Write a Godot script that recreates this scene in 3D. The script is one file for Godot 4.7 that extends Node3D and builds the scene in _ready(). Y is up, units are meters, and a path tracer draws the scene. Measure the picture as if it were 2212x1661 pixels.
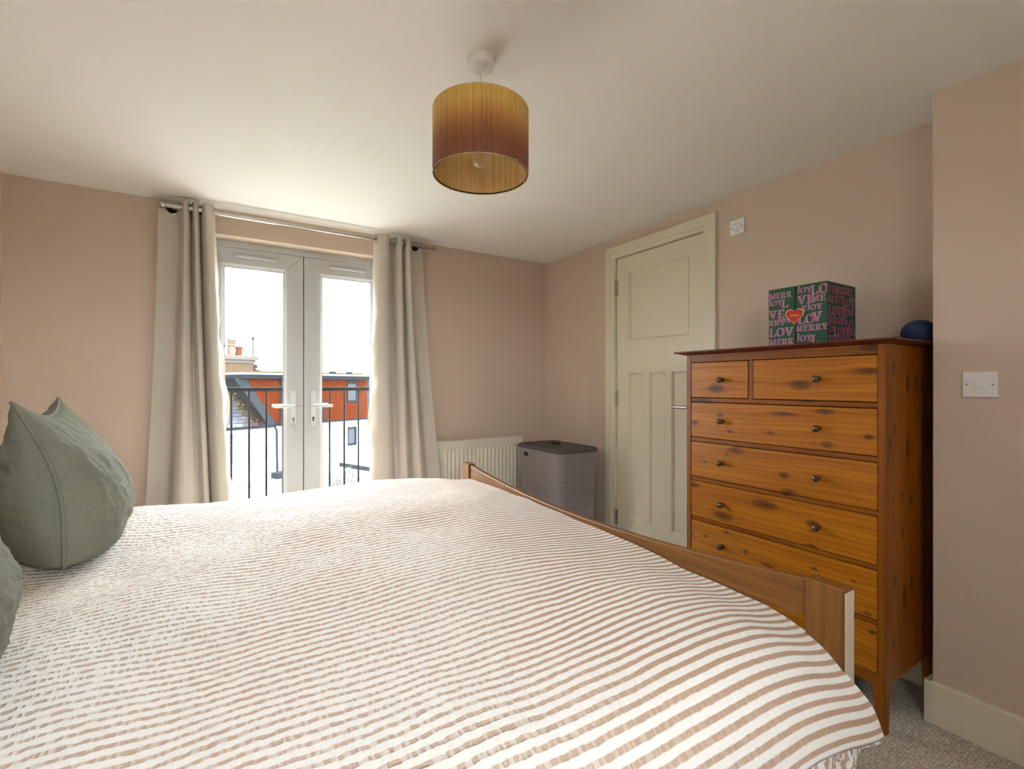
extends Node3D

# ---------------------------------------------------------------- camera, sky, exposure
func _ready() -> void:
	var cam := Camera3D.new()
	cam.name = "camera"
	cam.keep_aspect = Camera3D.KEEP_HEIGHT
	cam.fov = rad_to_deg(2.0 * atan(830.5 / 1022.6))
	cam.near = 0.02
	cam.far = 300.0
	cam.position = Vector3(0, 1.15, 0)
	cam.rotation = Vector3(0, deg_to_rad(-32.04), 0)
	add_child(cam)
	cam.current = true

	var sm := ProceduralSkyMaterial.new()          # an even overcast: the zenith brighter than the horizon
	sm.sky_top_color = Color(0.955, 0.982, 1.0)
	sm.sky_horizon_color = Color(0.60, 0.618, 0.635)
	sm.sky_curve = 0.6
	sm.ground_bottom_color = Color(0.35, 0.34, 0.33)
	sm.ground_horizon_color = Color(0.45, 0.44, 0.43)
	sm.sky_energy_multiplier = 1.0
	var sky := Sky.new()
	sky.sky_material = sm
	var env := Environment.new()
	env.background_mode = Environment.BG_SKY
	env.sky = sky
	env.background_energy_multiplier = 1.0
	env.ambient_light_source = Environment.AMBIENT_SOURCE_DISABLED
	env.tonemap_mode = Environment.TONE_MAPPER_LINEAR
	env.tonemap_exposure = EXPOSURE
	env.sdfgi_enabled = true
	env.ssao_enabled = true
	env.ssil_enabled = true
	var we := WorldEnvironment.new()
	we.name = "environment"
	we.environment = env
	add_child(we)

	make_materials()
	room()
	french_doors()
	panel_door()
	curtains()
	radiator()
	hamper()
	dresser()
	on_dresser()
	bed()
	duvet()
	pillows()
	ceiling_lamp()
	switches()
	outside()


const EXPOSURE := 66.0
var M := {}
var base := {}        # node -> world place its meshes are built about
var taken := {}
const ZW := -3.151    # window wall
const XD := 2.298     # door wall
const XP := 2.078     # pier face
const ZP := -0.609    # pier end
const YC := 2.143     # ceiling
const BW0 := -0.40    # window behind the camera
const BW1 := 0.52
const BY0 := 1.25
const BY1 := 1.90


# ---------------------------------------------------------------- mesh builder
class MB:
	var v := PackedVector3Array()
	var n := PackedVector3Array()
	var t := PackedVector2Array()
	var i := PackedInt32Array()
	var c := PackedColorArray()
	var tint := Color.WHITE

	func vert(p: Vector3, nn: Vector3, uv: Vector2) -> int:
		v.append(p); n.append(nn); t.append(uv); c.append(tint)
		return v.size() - 1

	func face(a: int, b: int, d: int) -> void:
		# Godot fronts run clockwise
		var g := (v[b] - v[a]).cross(v[d] - v[a])
		if g.dot(n[a] + n[b] + n[d]) > 0.0:
			i.append(a); i.append(d); i.append(b)
		else:
			i.append(a); i.append(b); i.append(d)

	func quad(a: Vector3, b: Vector3, d: Vector3, e: Vector3, nn: Vector3, ua: Vector2, ub: Vector2, ud: Vector2, ue: Vector2) -> void:
		var k := vert(a, nn, ua)
		vert(b, nn, ub); vert(d, nn, ud); vert(e, nn, ue)
		face(k, k + 1, k + 2); face(k, k + 2, k + 3)

	static func plane_uv(p: Vector3, nn: Vector3, grain: int) -> Vector2:
		var m := nn.abs().max_axis_index()
		var a := grain
		if a == m:
			a = (m + 1) % 3
		var b := 3 - m - a
		return Vector2(p[a], p[b])

	func flat(pts: Array, nn: Vector3, grain := 0, off := Vector2.ZERO) -> void:
		# convex polygon
		var k := v.size()
		for p: Vector3 in pts:
			vert(p, nn, plane_uv(p, nn, grain) + off)
		for q in range(1, pts.size() - 1):
			face(k, k + q, k + q + 1)

	func box(lo: Vector3, hi: Vector3, bev := 0.0, grain := 0, off := Vector2.ZERO) -> void:
		bev = minf(bev, 0.45 * minf(hi.x - lo.x, minf(hi.y - lo.y, hi.z - lo.z)))
		for m in 3:
			var a := (m + 1) % 3
			var b := (m + 2) % 3
			for s in 2:
				var nn := Vector3.ZERO
				nn[m] = 1.0 if s else -1.0
				var pts := []
				for q in [[0, 0], [1, 0], [1, 1], [0, 1]]:
					var p := Vector3.ZERO
					p[m] = hi[m] if s else lo[m]
					p[a] = hi[a] - bev if q[0] else lo[a] + bev
					p[b] = hi[b] - bev if q[1] else lo[b] + bev
					pts.append(p)
				flat(pts, nn, grain, off)
		if bev <= 0.0:
			return
		for m in 3:          # edges along axis m
			var a := (m + 1) % 3
			var b := (m + 2) % 3
			for sa in 2:
				for sb in 2:
					var nn := Vector3.ZERO
					nn[a] = 1.0 if sa else -1.0
					nn[b] = 1.0 if sb else -1.0
					var p := Vector3.ZERO
					p[a] = hi[a] if sa else lo[a]
					p[b] = hi[b] - bev if sb else lo[b] + bev
					var q := Vector3.ZERO
					q[a] = hi[a] - bev if sa else lo[a] + bev
					q[b] = hi[b] if sb else lo[b]
					var p2 := p
					var q2 := q
					p[m] = lo[m] + bev; q[m] = lo[m] + bev
					p2[m] = hi[m] - bev; q2[m] = hi[m] - bev
					flat([p, q, q2, p2], nn.normalized(), grain, off)
		for s in 8:
			var nn := Vector3(1 if s & 1 else -1, 1 if s & 2 else -1, 1 if s & 4 else -1)
			var corner := Vector3(hi.x if s & 1 else lo.x, hi.y if s & 2 else lo.y, hi.z if s & 4 else lo.z)
			var pts := []
			for m in 3:
				var p := corner - nn * bev
				p[m] = corner[m]
				pts.append(p)
			flat(pts, nn.normalized(), grain, off)

	# a smooth patch fn(u, v) -> point, u and v from 0 to 1; uvf gives texture coordinates
	func patch(nu: int, nv: int, fn: Callable, uvf: Callable, flip := false) -> void:
		var k := v.size()
		var pts := PackedVector3Array()
		for a in nu + 1:
			for b in nv + 1:
				pts.append(fn.call(float(a) / nu, float(b) / nv))
		var w := nv + 1
		for a in nu + 1:
			for b in nv + 1:
				var a0 := maxi(a - 1, 0)
				var a1 := mini(a + 1, nu)
				var b0 := maxi(b - 1, 0)
				var b1 := mini(b + 1, nv)
				if pts[a * w].distance_squared_to(pts[a * w + nv]) < 1e-12 and nv > 2:   # a pole
					a0 = 1 if a == 0 else a - 1
					a1 = nu - 1 if a == nu else a
				var nn := (pts[a1 * w + b] - pts[a0 * w + b]).cross(pts[a * w + b1] - pts[a * w + b0])
				if nn.length_squared() < 1e-16:
					nn = (pts[a1 * w + b] - pts[a0 * w + b]).cross(pts[mini(maxi(a, 1), nu - 1) * w + b1] - pts[mini(maxi(a, 1), nu - 1) * w + b0])
				nn = nn.normalized()
				if flip:
					nn = -nn
				vert(pts[a * w + b], nn, uvf.call(float(a) / nu, float(b) / nv))
		for a in nu:
			for b in nv:
				var p := k + a * w + b
				face(p, p + w, p + w + 1)
				face(p, p + w + 1, p + 1)

	# profile points are (radius, height); axes of the turning frame in bs (y is the axis)
	func lathe(prof: Array, at: Vector3, sides := 32, bs := Basis.IDENTITY, smooth := true) -> void:
		for q in prof.size() - 1:
			var p0: Vector2 = prof[q]
			var p1: Vector2 = prof[q + 1]
			var d := p1 - p0
			if d.length() < 1e-7:
				continue
			var here := Vector2(d.y, -d.x).normalized()
			var n0 := here
			var n1 := here
			if smooth:
				if q > 0:
					var e: Vector2 = p0 - prof[q - 1]
					var h := Vector2(e.y, -e.x).normalized()
					if h.dot(here) > 0.6:
						n0 = (h + here).normalized()
				if q + 2 < prof.size():
					var e: Vector2 = prof[q + 2] - p1
					var h := Vector2(e.y, -e.x).normalized()
					if h.dot(here) > 0.6:
						n1 = (h + here).normalized()
			var k := v.size()
			for s in sides + 1:
				var an := TAU * s / sides
				var r := Vector3(cos(an), 0, sin(an))
				vert(at + bs * (r * p0.x + Vector3(0, p0.y, 0)), (bs * (r * n0.x + Vector3(0, n0.y, 0))).normalized(), Vector2(float(s) / sides, p0.y))
				vert(at + bs * (r * p1.x + Vector3(0, p1.y, 0)), (bs * (r * n1.x + Vector3(0, n1.y, 0))).normalized(), Vector2(float(s) / sides, p1.y))
			for s in sides:
				var p := k + s * 2
				if p0.x > 1e-6:
					face(p, p + 2, p + 1)
				if p1.x > 1e-6:
					face(p + 1, p + 2, p + 3)

	func tube(pts: Array, r: float, sides := 10, closed := false, caps := true) -> void:
		var k := v.size()
		var up := Vector3.UP
		var m := pts.size()
		var len_ := 0.0
		for q in m:
			var p: Vector3 = pts[q]
			var nx: Vector3 = pts[(q + 1) % m] if closed else pts[mini(q + 1, m - 1)]
			var pv: Vector3 = pts[(q + m - 1) % m] if closed else pts[maxi(q - 1, 0)]
			var dir := (nx - pv).normalized()
			if absf(dir.dot(up)) > 0.95:
				up = Vector3.RIGHT if absf(dir.x) < 0.9 else Vector3.BACK
			var a := dir.cross(up).normalized()
			up = a.cross(dir).normalized()
			if q:
				len_ += p.distance_to(pts[q - 1])
			for s in sides + 1:
				var an := TAU * s / sides
				var nn := a * cos(an) + up * sin(an)
				vert(p + nn * r, nn, Vector2(len_, float(s) / sides * TAU * r))
		var w := sides + 1
		for q in (m if closed else m - 1):
			for s in sides:
				var p := k + q * w + s
				var o := k + ((q + 1) % m) * w + s
				face(p, o, o + 1); face(p, o + 1, p + 1)
		if caps and not closed:
			for e in 2:
				var q := 0 if e == 0 else m - 1
				var dir: Vector3 = ((pts[0] - pts[1]) if e == 0 else (pts[m - 1] - pts[m - 2])).normalized()
				var cc := vert(pts[q], dir, Vector2.ZERO)
				for s in sides + 1:
					vert(v[k + q * w + s], dir, Vector2.ZERO)
				for s in sides:
					face(cc, cc + 1 + s, cc + 2 + s)

	# outline (convex or not) in the plane spanned by ax, ay, given depth along az
	func prism(outline: PackedVector2Array, at: Vector3, ax: Vector3, ay: Vector3, az: Vector3, depth: float, grain := 0) -> void:
		var tr := Geometry2D.triangulate_polygon(outline)
		for s in 2:
			var nn := az.normalized() * (1.0 if s else -1.0)
			var k := v.size()
			for p in outline:
				var w := at + ax * p.x + ay * p.y + az * (depth if s else 0.0)
				vert(w, nn, plane_uv(w, nn, grain))
			for q in range(0, tr.size(), 3):
				face(k + tr[q], k + tr[q + 1], k + tr[q + 2])
		var area := 0.0
		for q in outline.size():
			area += outline[q].cross(outline[(q + 1) % outline.size()])
		for q in outline.size():
			var p := outline[q]
			var o := outline[(q + 1) % outline.size()]
			var d := (o - p) * signf(area)
			var nn := (ax * d.y - ay * d.x).normalized()
			var a := at + ax * p.x + ay * p.y
			var b := at + ax * o.x + ay * o.y
			flat([a, b, b + az * depth, a + az * depth], nn, grain)

	func mesh(shift := Vector3.ZERO) -> ArrayMesh:
		var a := []
		a.resize(Mesh.ARRAY_MAX)
		var w := v.duplicate()
		if shift != Vector3.ZERO:
			for q in w.size():
				w[q] -= shift
		a[Mesh.ARRAY_VERTEX] = w
		a[Mesh.ARRAY_NORMAL] = n
		a[Mesh.ARRAY_TEX_UV] = t
		a[Mesh.ARRAY_COLOR] = c
		a[Mesh.ARRAY_INDEX] = i
		var m := ArrayMesh.new()
		m.add_surface_from_arrays(Mesh.PRIMITIVE_TRIANGLES, a)
		return m


# ---------------------------------------------------------------- naming
func numbered(called: String) -> String:
	taken[called] = taken.get(called, -1) + 1
	return called if taken[called] == 0 else "%s_%03d" % [called, taken[called]]


func thing(called: String, label: String, category: String, at: Vector3, group := "", turn := 0.0, kind := "") -> Node3D:
	var o := Node3D.new()
	o.name = numbered(called)
	add_child(o)
	o.position = at
	o.rotation.y = turn
	o.set_meta("label", label)
	if category:
		o.set_meta("category", category)
	if group:
		o.set_meta("group", group)
	if kind:
		o.set_meta("kind", kind)
	base[o] = at if turn == 0.0 else Vector3.ZERO     # turned things are built in their own axes
	return o


func part(called: String, mb: MB, m: Material, parent: Node3D, label := "") -> MeshInstance3D:
	var o := MeshInstance3D.new()
	o.name = called
	var k := 0
	while parent.has_node(NodePath(o.name)):
		k += 1
		o.name = "%s_%03d" % [called, k]
	o.mesh = mb.mesh(base[parent])
	o.material_override = null
	o.set_surface_override_material(0, m)
	parent.add_child(o, true)
	base[o] = base[parent]
	if label:
		o.set_meta("label", label)
	return o


func struct(called: String, mb: MB, m: Material, label: String) -> MeshInstance3D:
	var o := MeshInstance3D.new()
	o.name = numbered(called)
	o.mesh = mb.mesh()
	o.set_surface_override_material(0, m)
	add_child(o)
	o.set_meta("kind", "structure")
	o.set_meta("label", label)
	base[o] = Vector3.ZERO
	return o


func one_box(lo: Vector3, hi: Vector3, bev := 0.0, grain := 0, off := Vector2.ZERO) -> MB:
	var b := MB.new()
	b.box(lo, hi, bev, grain, off)
	return b


# ---------------------------------------------------------------- materials and textures
func mat(called: String, col: Color, rough := 0.6, metal := 0.0) -> StandardMaterial3D:
	var m := StandardMaterial3D.new()
	m.resource_name = called
	m.albedo_color = col
	m.roughness = rough
	m.metallic = metal
	M[called] = m
	return m


func picture(w: int, h: int, bytes: PackedByteArray, three := true) -> ImageTexture:
	return ImageTexture.create_from_image(Image.create_from_data(w, h, false, Image.FORMAT_RGB8 if three else Image.FORMAT_L8, bytes))


func noise(seed_: int, octaves := 3, freq := 1.0) -> FastNoiseLite:
	var n := FastNoiseLite.new()
	n.seed = seed_
	n.noise_type = FastNoiseLite.TYPE_SIMPLEX_SMOOTH
	n.frequency = freq
	n.fractal_octaves = octaves
	return n


func bumpy(seed_: int, freq: float, octaves := 3, size := 256) -> NoiseTexture2D:
	var t := NoiseTexture2D.new()
	t.width = size
	t.height = size
	t.seamless = true
	t.noise = noise(seed_, octaves, freq)
	return t


# wood as a picture: la metres along the grain (picture's x), lb metres across; knots are [along, across, radius along, radius across]
func wood(w: int, h: int, la: float, lb: float, seed_: int, cols: Array, rings: float, wave: float, knots: Array, figure := 1.0) -> ImageTexture:
	var bend := PackedFloat32Array()
	var dark := PackedFloat32Array()
	bend.resize(w * h)
	dark.resize(w * h)
	for k in knots:
		var ra: float = k[2]
		var rb: float = k[3]
		var x0 := maxi(int((k[0] - 6.0 * ra) / la * w), 0)
		var x1 := mini(int((k[0] + 6.0 * ra) / la * w) + 1, w)
		var y0 := maxi(int((k[1] - 5.0 * rb) / lb * h), 0)
		var y1 := mini(int((k[1] + 5.0 * rb) / lb * h) + 1, h)
		for y in range(y0, y1):
			var dv: float = (y * lb / h - k[1]) / rb
			for x in range(x0, x1):
				var du: float = (x * la / w - k[0]) / ra
				var d2 := du * du + dv * dv
				bend[y * w + x] -= dv * rb * 0.75 * exp(-0.16 * d2)
				var r := sqrt(d2)
				dark[y * w + x] += 0.85 * exp(-1.6 * d2) + 0.35 * exp(-7.0 * (r - 1.15) * (r - 1.15)) + 0.16 * exp(-0.12 * du * du - 1.6 * dv * dv)
	var n1 := noise(seed_, 3)
	var n2 := noise(seed_ + 1, 2)
	var n3 := noise(seed_ + 2, 2)
	var out := PackedByteArray()
	out.resize(w * h * 3)
	var c0: Color = cols[0]
	var c1: Color = cols[1]
	var c2: Color = cols[2]
	var at := 0
	for y in h:
		var b := y * lb / h
		for x in w:
			var a := x * la / w
			var q := b + bend[at] + wave * n1.get_noise_2d(a * 1.6, b * 5.0)
			var ring := 0.5 + 0.5 * sin(q * rings + 3.0 * n2.get_noise_2d(a * 0.7, q * 14.0))
			ring = ring * ring
			var fine := n3.get_noise_2d(a * 5.0, q * 420.0)
			var broad := n2.get_noise_2d(a * 1.1 + 9.0, q * 22.0)
			var s := clampf(0.42 + figure * 0.30 * (ring - 0.4) + 0.20 * fine + 0.42 * broad, 0.0, 1.0)
			var d := clampf(dark[at] * (0.9 + 0.5 * fine), 0.0, 1.0)
			var r := lerpf(lerpf(c0.r, c1.r, s), c2.r, d)
			var g := lerpf(lerpf(c0.g, c1.g, s), c2.g, d)
			var bl := lerpf(lerpf(c0.b, c1.b, s), c2.b, d)
			out[at * 3] = int(clampf(r, 0, 1) * 255)
			out[at * 3 + 1] = int(clampf(g, 0, 1) * 255)
			out[at * 3 + 2] = int(clampf(bl, 0, 1) * 255)
			at += 1
	return picture(w, h, out)


# woven cloth: colour with slubs, and its relief
func weave(w: int, h: int, seed_: int, a: Color, b: Color, nx: int, ny: int, slub: float) -> Array:
	var out := PackedByteArray()
	var hi := PackedByteArray()
	out.resize(w * h * 3)
	hi.resize(w * h)
	var rng := RandomNumberGenerator.new()
	rng.seed = seed_
	var tx := PackedFloat32Array()
	var ty := PackedFloat32Array()
	for q in nx:
		tx.append(rng.randf())
	for q in ny:
		ty.append(rng.randf())
	var n := noise(seed_, 2)
	var at := 0
	for y in h:
		var fy := float(y) * ny / h
		for x in w:
			var fx := float(x) * nx / w
			var wx := absf(sin(PI * fx))
			var wy := absf(sin(PI * fy))
			var over := (int(fx) + int(fy)) % 2 == 0
			var s := slub * (tx[int(fx)] if over else ty[int(fy)]) + (1.0 - slub) * (0.5 + 0.5 * n.get_noise_2d(x * 0.05, y * 0.05))
			var height := (wx if over else wy)
			s = clampf(s * 0.85 + 0.15 * height, 0, 1)
			out[at * 3] = int(lerpf(a.r, b.r, s) * 255)
			out[at * 3 + 1] = int(lerpf(a.g, b.g, s) * 255)
			out[at * 3 + 2] = int(lerpf(a.b, b.b, s) * 255)
			hi[at] = int(height * 255)
			at += 1
	return [picture(w, h, out), picture(w, h, hi, false)]


func cloth_mat(called: String, pair: Array, tile: float, relief: float, rough := 0.95) -> StandardMaterial3D:
	var m := mat(called, Color.WHITE, rough)
	m.albedo_texture = pair[0]
	m.heightmap_enabled = true
	m.heightmap_texture = pair[1]
	m.heightmap_scale = relief
	m.uv1_scale = Vector3(1.0 / tile, 1.0 / tile, 1)
	m.metallic_specular = 0.25
	return m


func make_materials() -> void:
	var wall := mat("wall_paint", Color("d3bfab"), 0.85)
	wall.metallic_specular = 0.3
	wall.uv1_triplanar = true
	wall.uv1_world_triplanar = true
	wall.uv1_scale = Vector3(1.6, 1.6, 1.6)
	wall.heightmap_enabled = true
	wall.heightmap_texture = bumpy(5, 0.09, 4, 512)
	wall.heightmap_scale = 0.02
	mat("ceiling_paint", Color("f2eee5"), 0.9).metallic_specular = 0.3
	mat("reveal_paint", Color("d6c8b6"), 0.8)
	mat("trim_paint", Color("dfd6bd"), 0.45)
	mat("upvc", Color("b9bbb9"), 0.32)
	mat("white_plastic", Color("e9e6e1"), 0.35)
	mat("gasket", Color("3a3d42"), 0.6)
	mat("steel", Color("b9b4ab"), 0.28, 1.0)
	mat("dark_steel", Color("6f685e"), 0.35, 1.0)
	mat("chrome", Color("d8d8d6"), 0.12, 1.0)
	mat("brass", Color("b9a37c"), 0.35, 1.0)
	mat("railing_paint", Color("0a0c0d"), 0.5).metallic_specular = 0.15
	mat("radiator_paint", Color("e4ddcb"), 0.3)
	mat("hole", Color("0b0908"), 0.9)
	mat("handle_white", Color("cfd0ce"), 0.35)
	var glass := mat("pane_glass", Color(1, 1, 1, 0.02), 0.0)
	glass.transparency = BaseMaterial3D.TRANSPARENCY_ALPHA
	glass.metallic_specular = 0.12
	var bulb := mat("bulb_glass", Color(1, 0.98, 0.93, 0.10), 0.02)
	bulb.transparency = BaseMaterial3D.TRANSPARENCY_ALPHA
	var far := mat("far_glass", Color(1, 1, 1, 0.02), 0.0)
	far.transparency = BaseMaterial3D.TRANSPARENCY_ALPHA
	far.metallic_specular = 0.08
	mat("filament", Color("e79a1c"), 0.5)

	# carpet: rows of loops
	var w := 512
	var out := PackedByteArray()
	var hi := PackedByteArray()
	out.resize(w * w * 3)
	hi.resize(w * w)
	var rng := RandomNumberGenerator.new()
	rng.seed = 11
	var loops := 20
	var jit := PackedFloat32Array()
	for q in loops * loops * 3:
		jit.append(rng.randf())
	var nn := noise(3, 2)
	var at := 0
	for y in w:
		var fy := float(y) * loops / w
		for x in w:
			var fx := float(x) * loops / w
			var cx := int(fx)
			var best := 0.0
			var tone := 0.5
			for dy in 3:
				var cy := (int(fy) + dy - 1 + loops) % loops
				var ky := floorf(fy) + dy - 1
				var k := (cy * loops + cx) * 3
				var dx := (fx - cx - 0.5 - 0.18 * (jit[k] - 0.5)) / 0.52
				var dv := (fy - ky - 0.5 - 0.35 * (jit[k + 1] - 0.5) - 0.25 * (cx % 2)) / 0.62
				var d := 1.0 - dx * dx - dv * dv
				if d > best:
					best = d
					tone = jit[k + 2]
			var hgt := sqrt(best)
			var strand := 0.5 + 0.5 * nn.get_noise_2d(x * 0.35, y * 0.35)
			var s := clampf(0.72 + 0.32 * hgt, 0, 1) * (0.86 + 0.14 * tone) * (0.85 + 0.15 * strand)
			out[at * 3] = int(minf(244 * s, 255))
			out[at * 3 + 1] = int(minf(234 * s, 255))
			out[at * 3 + 2] = int(minf(215 * s, 255))
			hi[at] = int(255 * hgt * (0.85 + 0.15 * strand))
			at += 1
	var carpet := mat("carpet", Color.WHITE, 1.0)
	carpet.albedo_texture = picture(w, w, out)
	carpet.heightmap_enabled = true
	carpet.heightmap_texture = picture(w, w, hi, false)
	carpet.heightmap_scale = 0.18
	carpet.uv1_scale = Vector3(1.0 / 0.18, 1.0 / 0.18, 1)
	carpet.metallic_specular = 0.1

	var cw := weave(512, 512, 21, Color("c3b9aa"), Color("d6cec1"), 128, 128, 0.55)
	cloth_mat("curtain_cloth", cw, 0.16, 0.02)
	var lin := weave(512, 512, 31, Color("747567"), Color("8d8e7e"), 150, 150, 0.45)
	cloth_mat("green_linen", lin, 0.16, 0.03)
	var felt := weave(512, 512, 41, Color("756c6a"), Color("aaa19e"), 200, 160, 0.7)
	cloth_mat("hamper_cloth", felt, 0.16, 0.03)
	mat("hamper_lid", Color("56504c"), 0.75)
	mat("hamper_dark", Color("1f1e1f"), 0.55)

	# stripes of the spare pillow cases
	var sp := striped(512, 512, 0.30, 0.30, 0.019, 77, 1.0)
	var pc := mat("striped_case", Color.WHITE, 0.95)
	pc.albedo_texture = sp[0]
	pc.heightmap_enabled = true
	pc.heightmap_texture = sp[1]
	pc.heightmap_scale = 0.4
	pc.uv1_scale = Vector3(1 / 0.30, 1 / 0.30, 1)
	mat("underside_cloth", Color("b9b1a8"), 0.95)
	mat("mattress_cloth", Color("d9d4cc"), 0.95)
	mat("care_label", Color("d5d8d8"), 0.6)


# crinkled stripes running along x: la by lb metres, stripes of period p; pucker 0..1
func striped(w: int, h: int, la: float, lb: float, p: float, seed_: int, pucker_all := -1.0) -> Array:
	var out := PackedByteArray()
	var hi := PackedByteArray()
	out.resize(w * h * 3)
	hi.resize(w * h)
	var n1 := noise(seed_, 2)
	var n2 := noise(seed_ + 1, 2)
	var n3 := noise(seed_ + 2, 1)
	var at := 0
	for y in h:
		var b := y * lb / h
		for x in w:
			var a := x * la / w
			var puck := pucker_all
			if puck < 0.0:          # gathered most towards the head
				puck = clampf(1.0 - (a - 0.35) / 1.25 + 0.35 * n3.get_noise_2d(a * 1.5, b * 1.5), 0.0, 1.0)
			var wob := n1.get_noise_2d(a * 48.0, b * 30.0)
			var q := (b + p * (0.02 + 0.07 * puck) * wob) / p
			var f := q - floorf(q)
			var inside := smoothstep(0.255 + 0.06 * puck, 0.305 + 0.06 * puck, f) * (1.0 - smoothstep(0.695 - 0.05 * puck, 0.745 - 0.05 * puck, f))
			var fine := n2.get_noise_2d(a * 420.0, b * 60.0)
			var cell := n1.get_noise_2d(a * 84.0 + 40.0, floorf(q) * 7.3 + 0.2 * f)
			var gap := smoothstep(0.10, -0.22, cell) * puck
			var brown := inside * (1.0 - 0.80 * gap) * (1.0 - 0.34 * puck) * (0.92 + 0.16 * fine)
			brown = clampf(brown, 0, 1)
			var thread := 0.985 + 0.03 * fine
			out[at * 3] = int(clampf(lerpf(235, 182, brown) * thread, 0, 255))
			out[at * 3 + 1] = int(clampf(lerpf(232, 150, brown) * thread, 0, 255))
			out[at * 3 + 2] = int(clampf(lerpf(226, 126, brown) * thread, 0, 255))
			var ridge := 1.0 - inside * (1.0 - gap)
			hi[at] = int(clampf((0.25 + 0.55 * ridge) * puck + 0.5 * (1.0 - puck) + 0.16 * fine * inside + 0.10 * wob, 0, 1) * 255)
			at += 1
	return [picture(w, h, out), picture(w, h, hi, false)]


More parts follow.
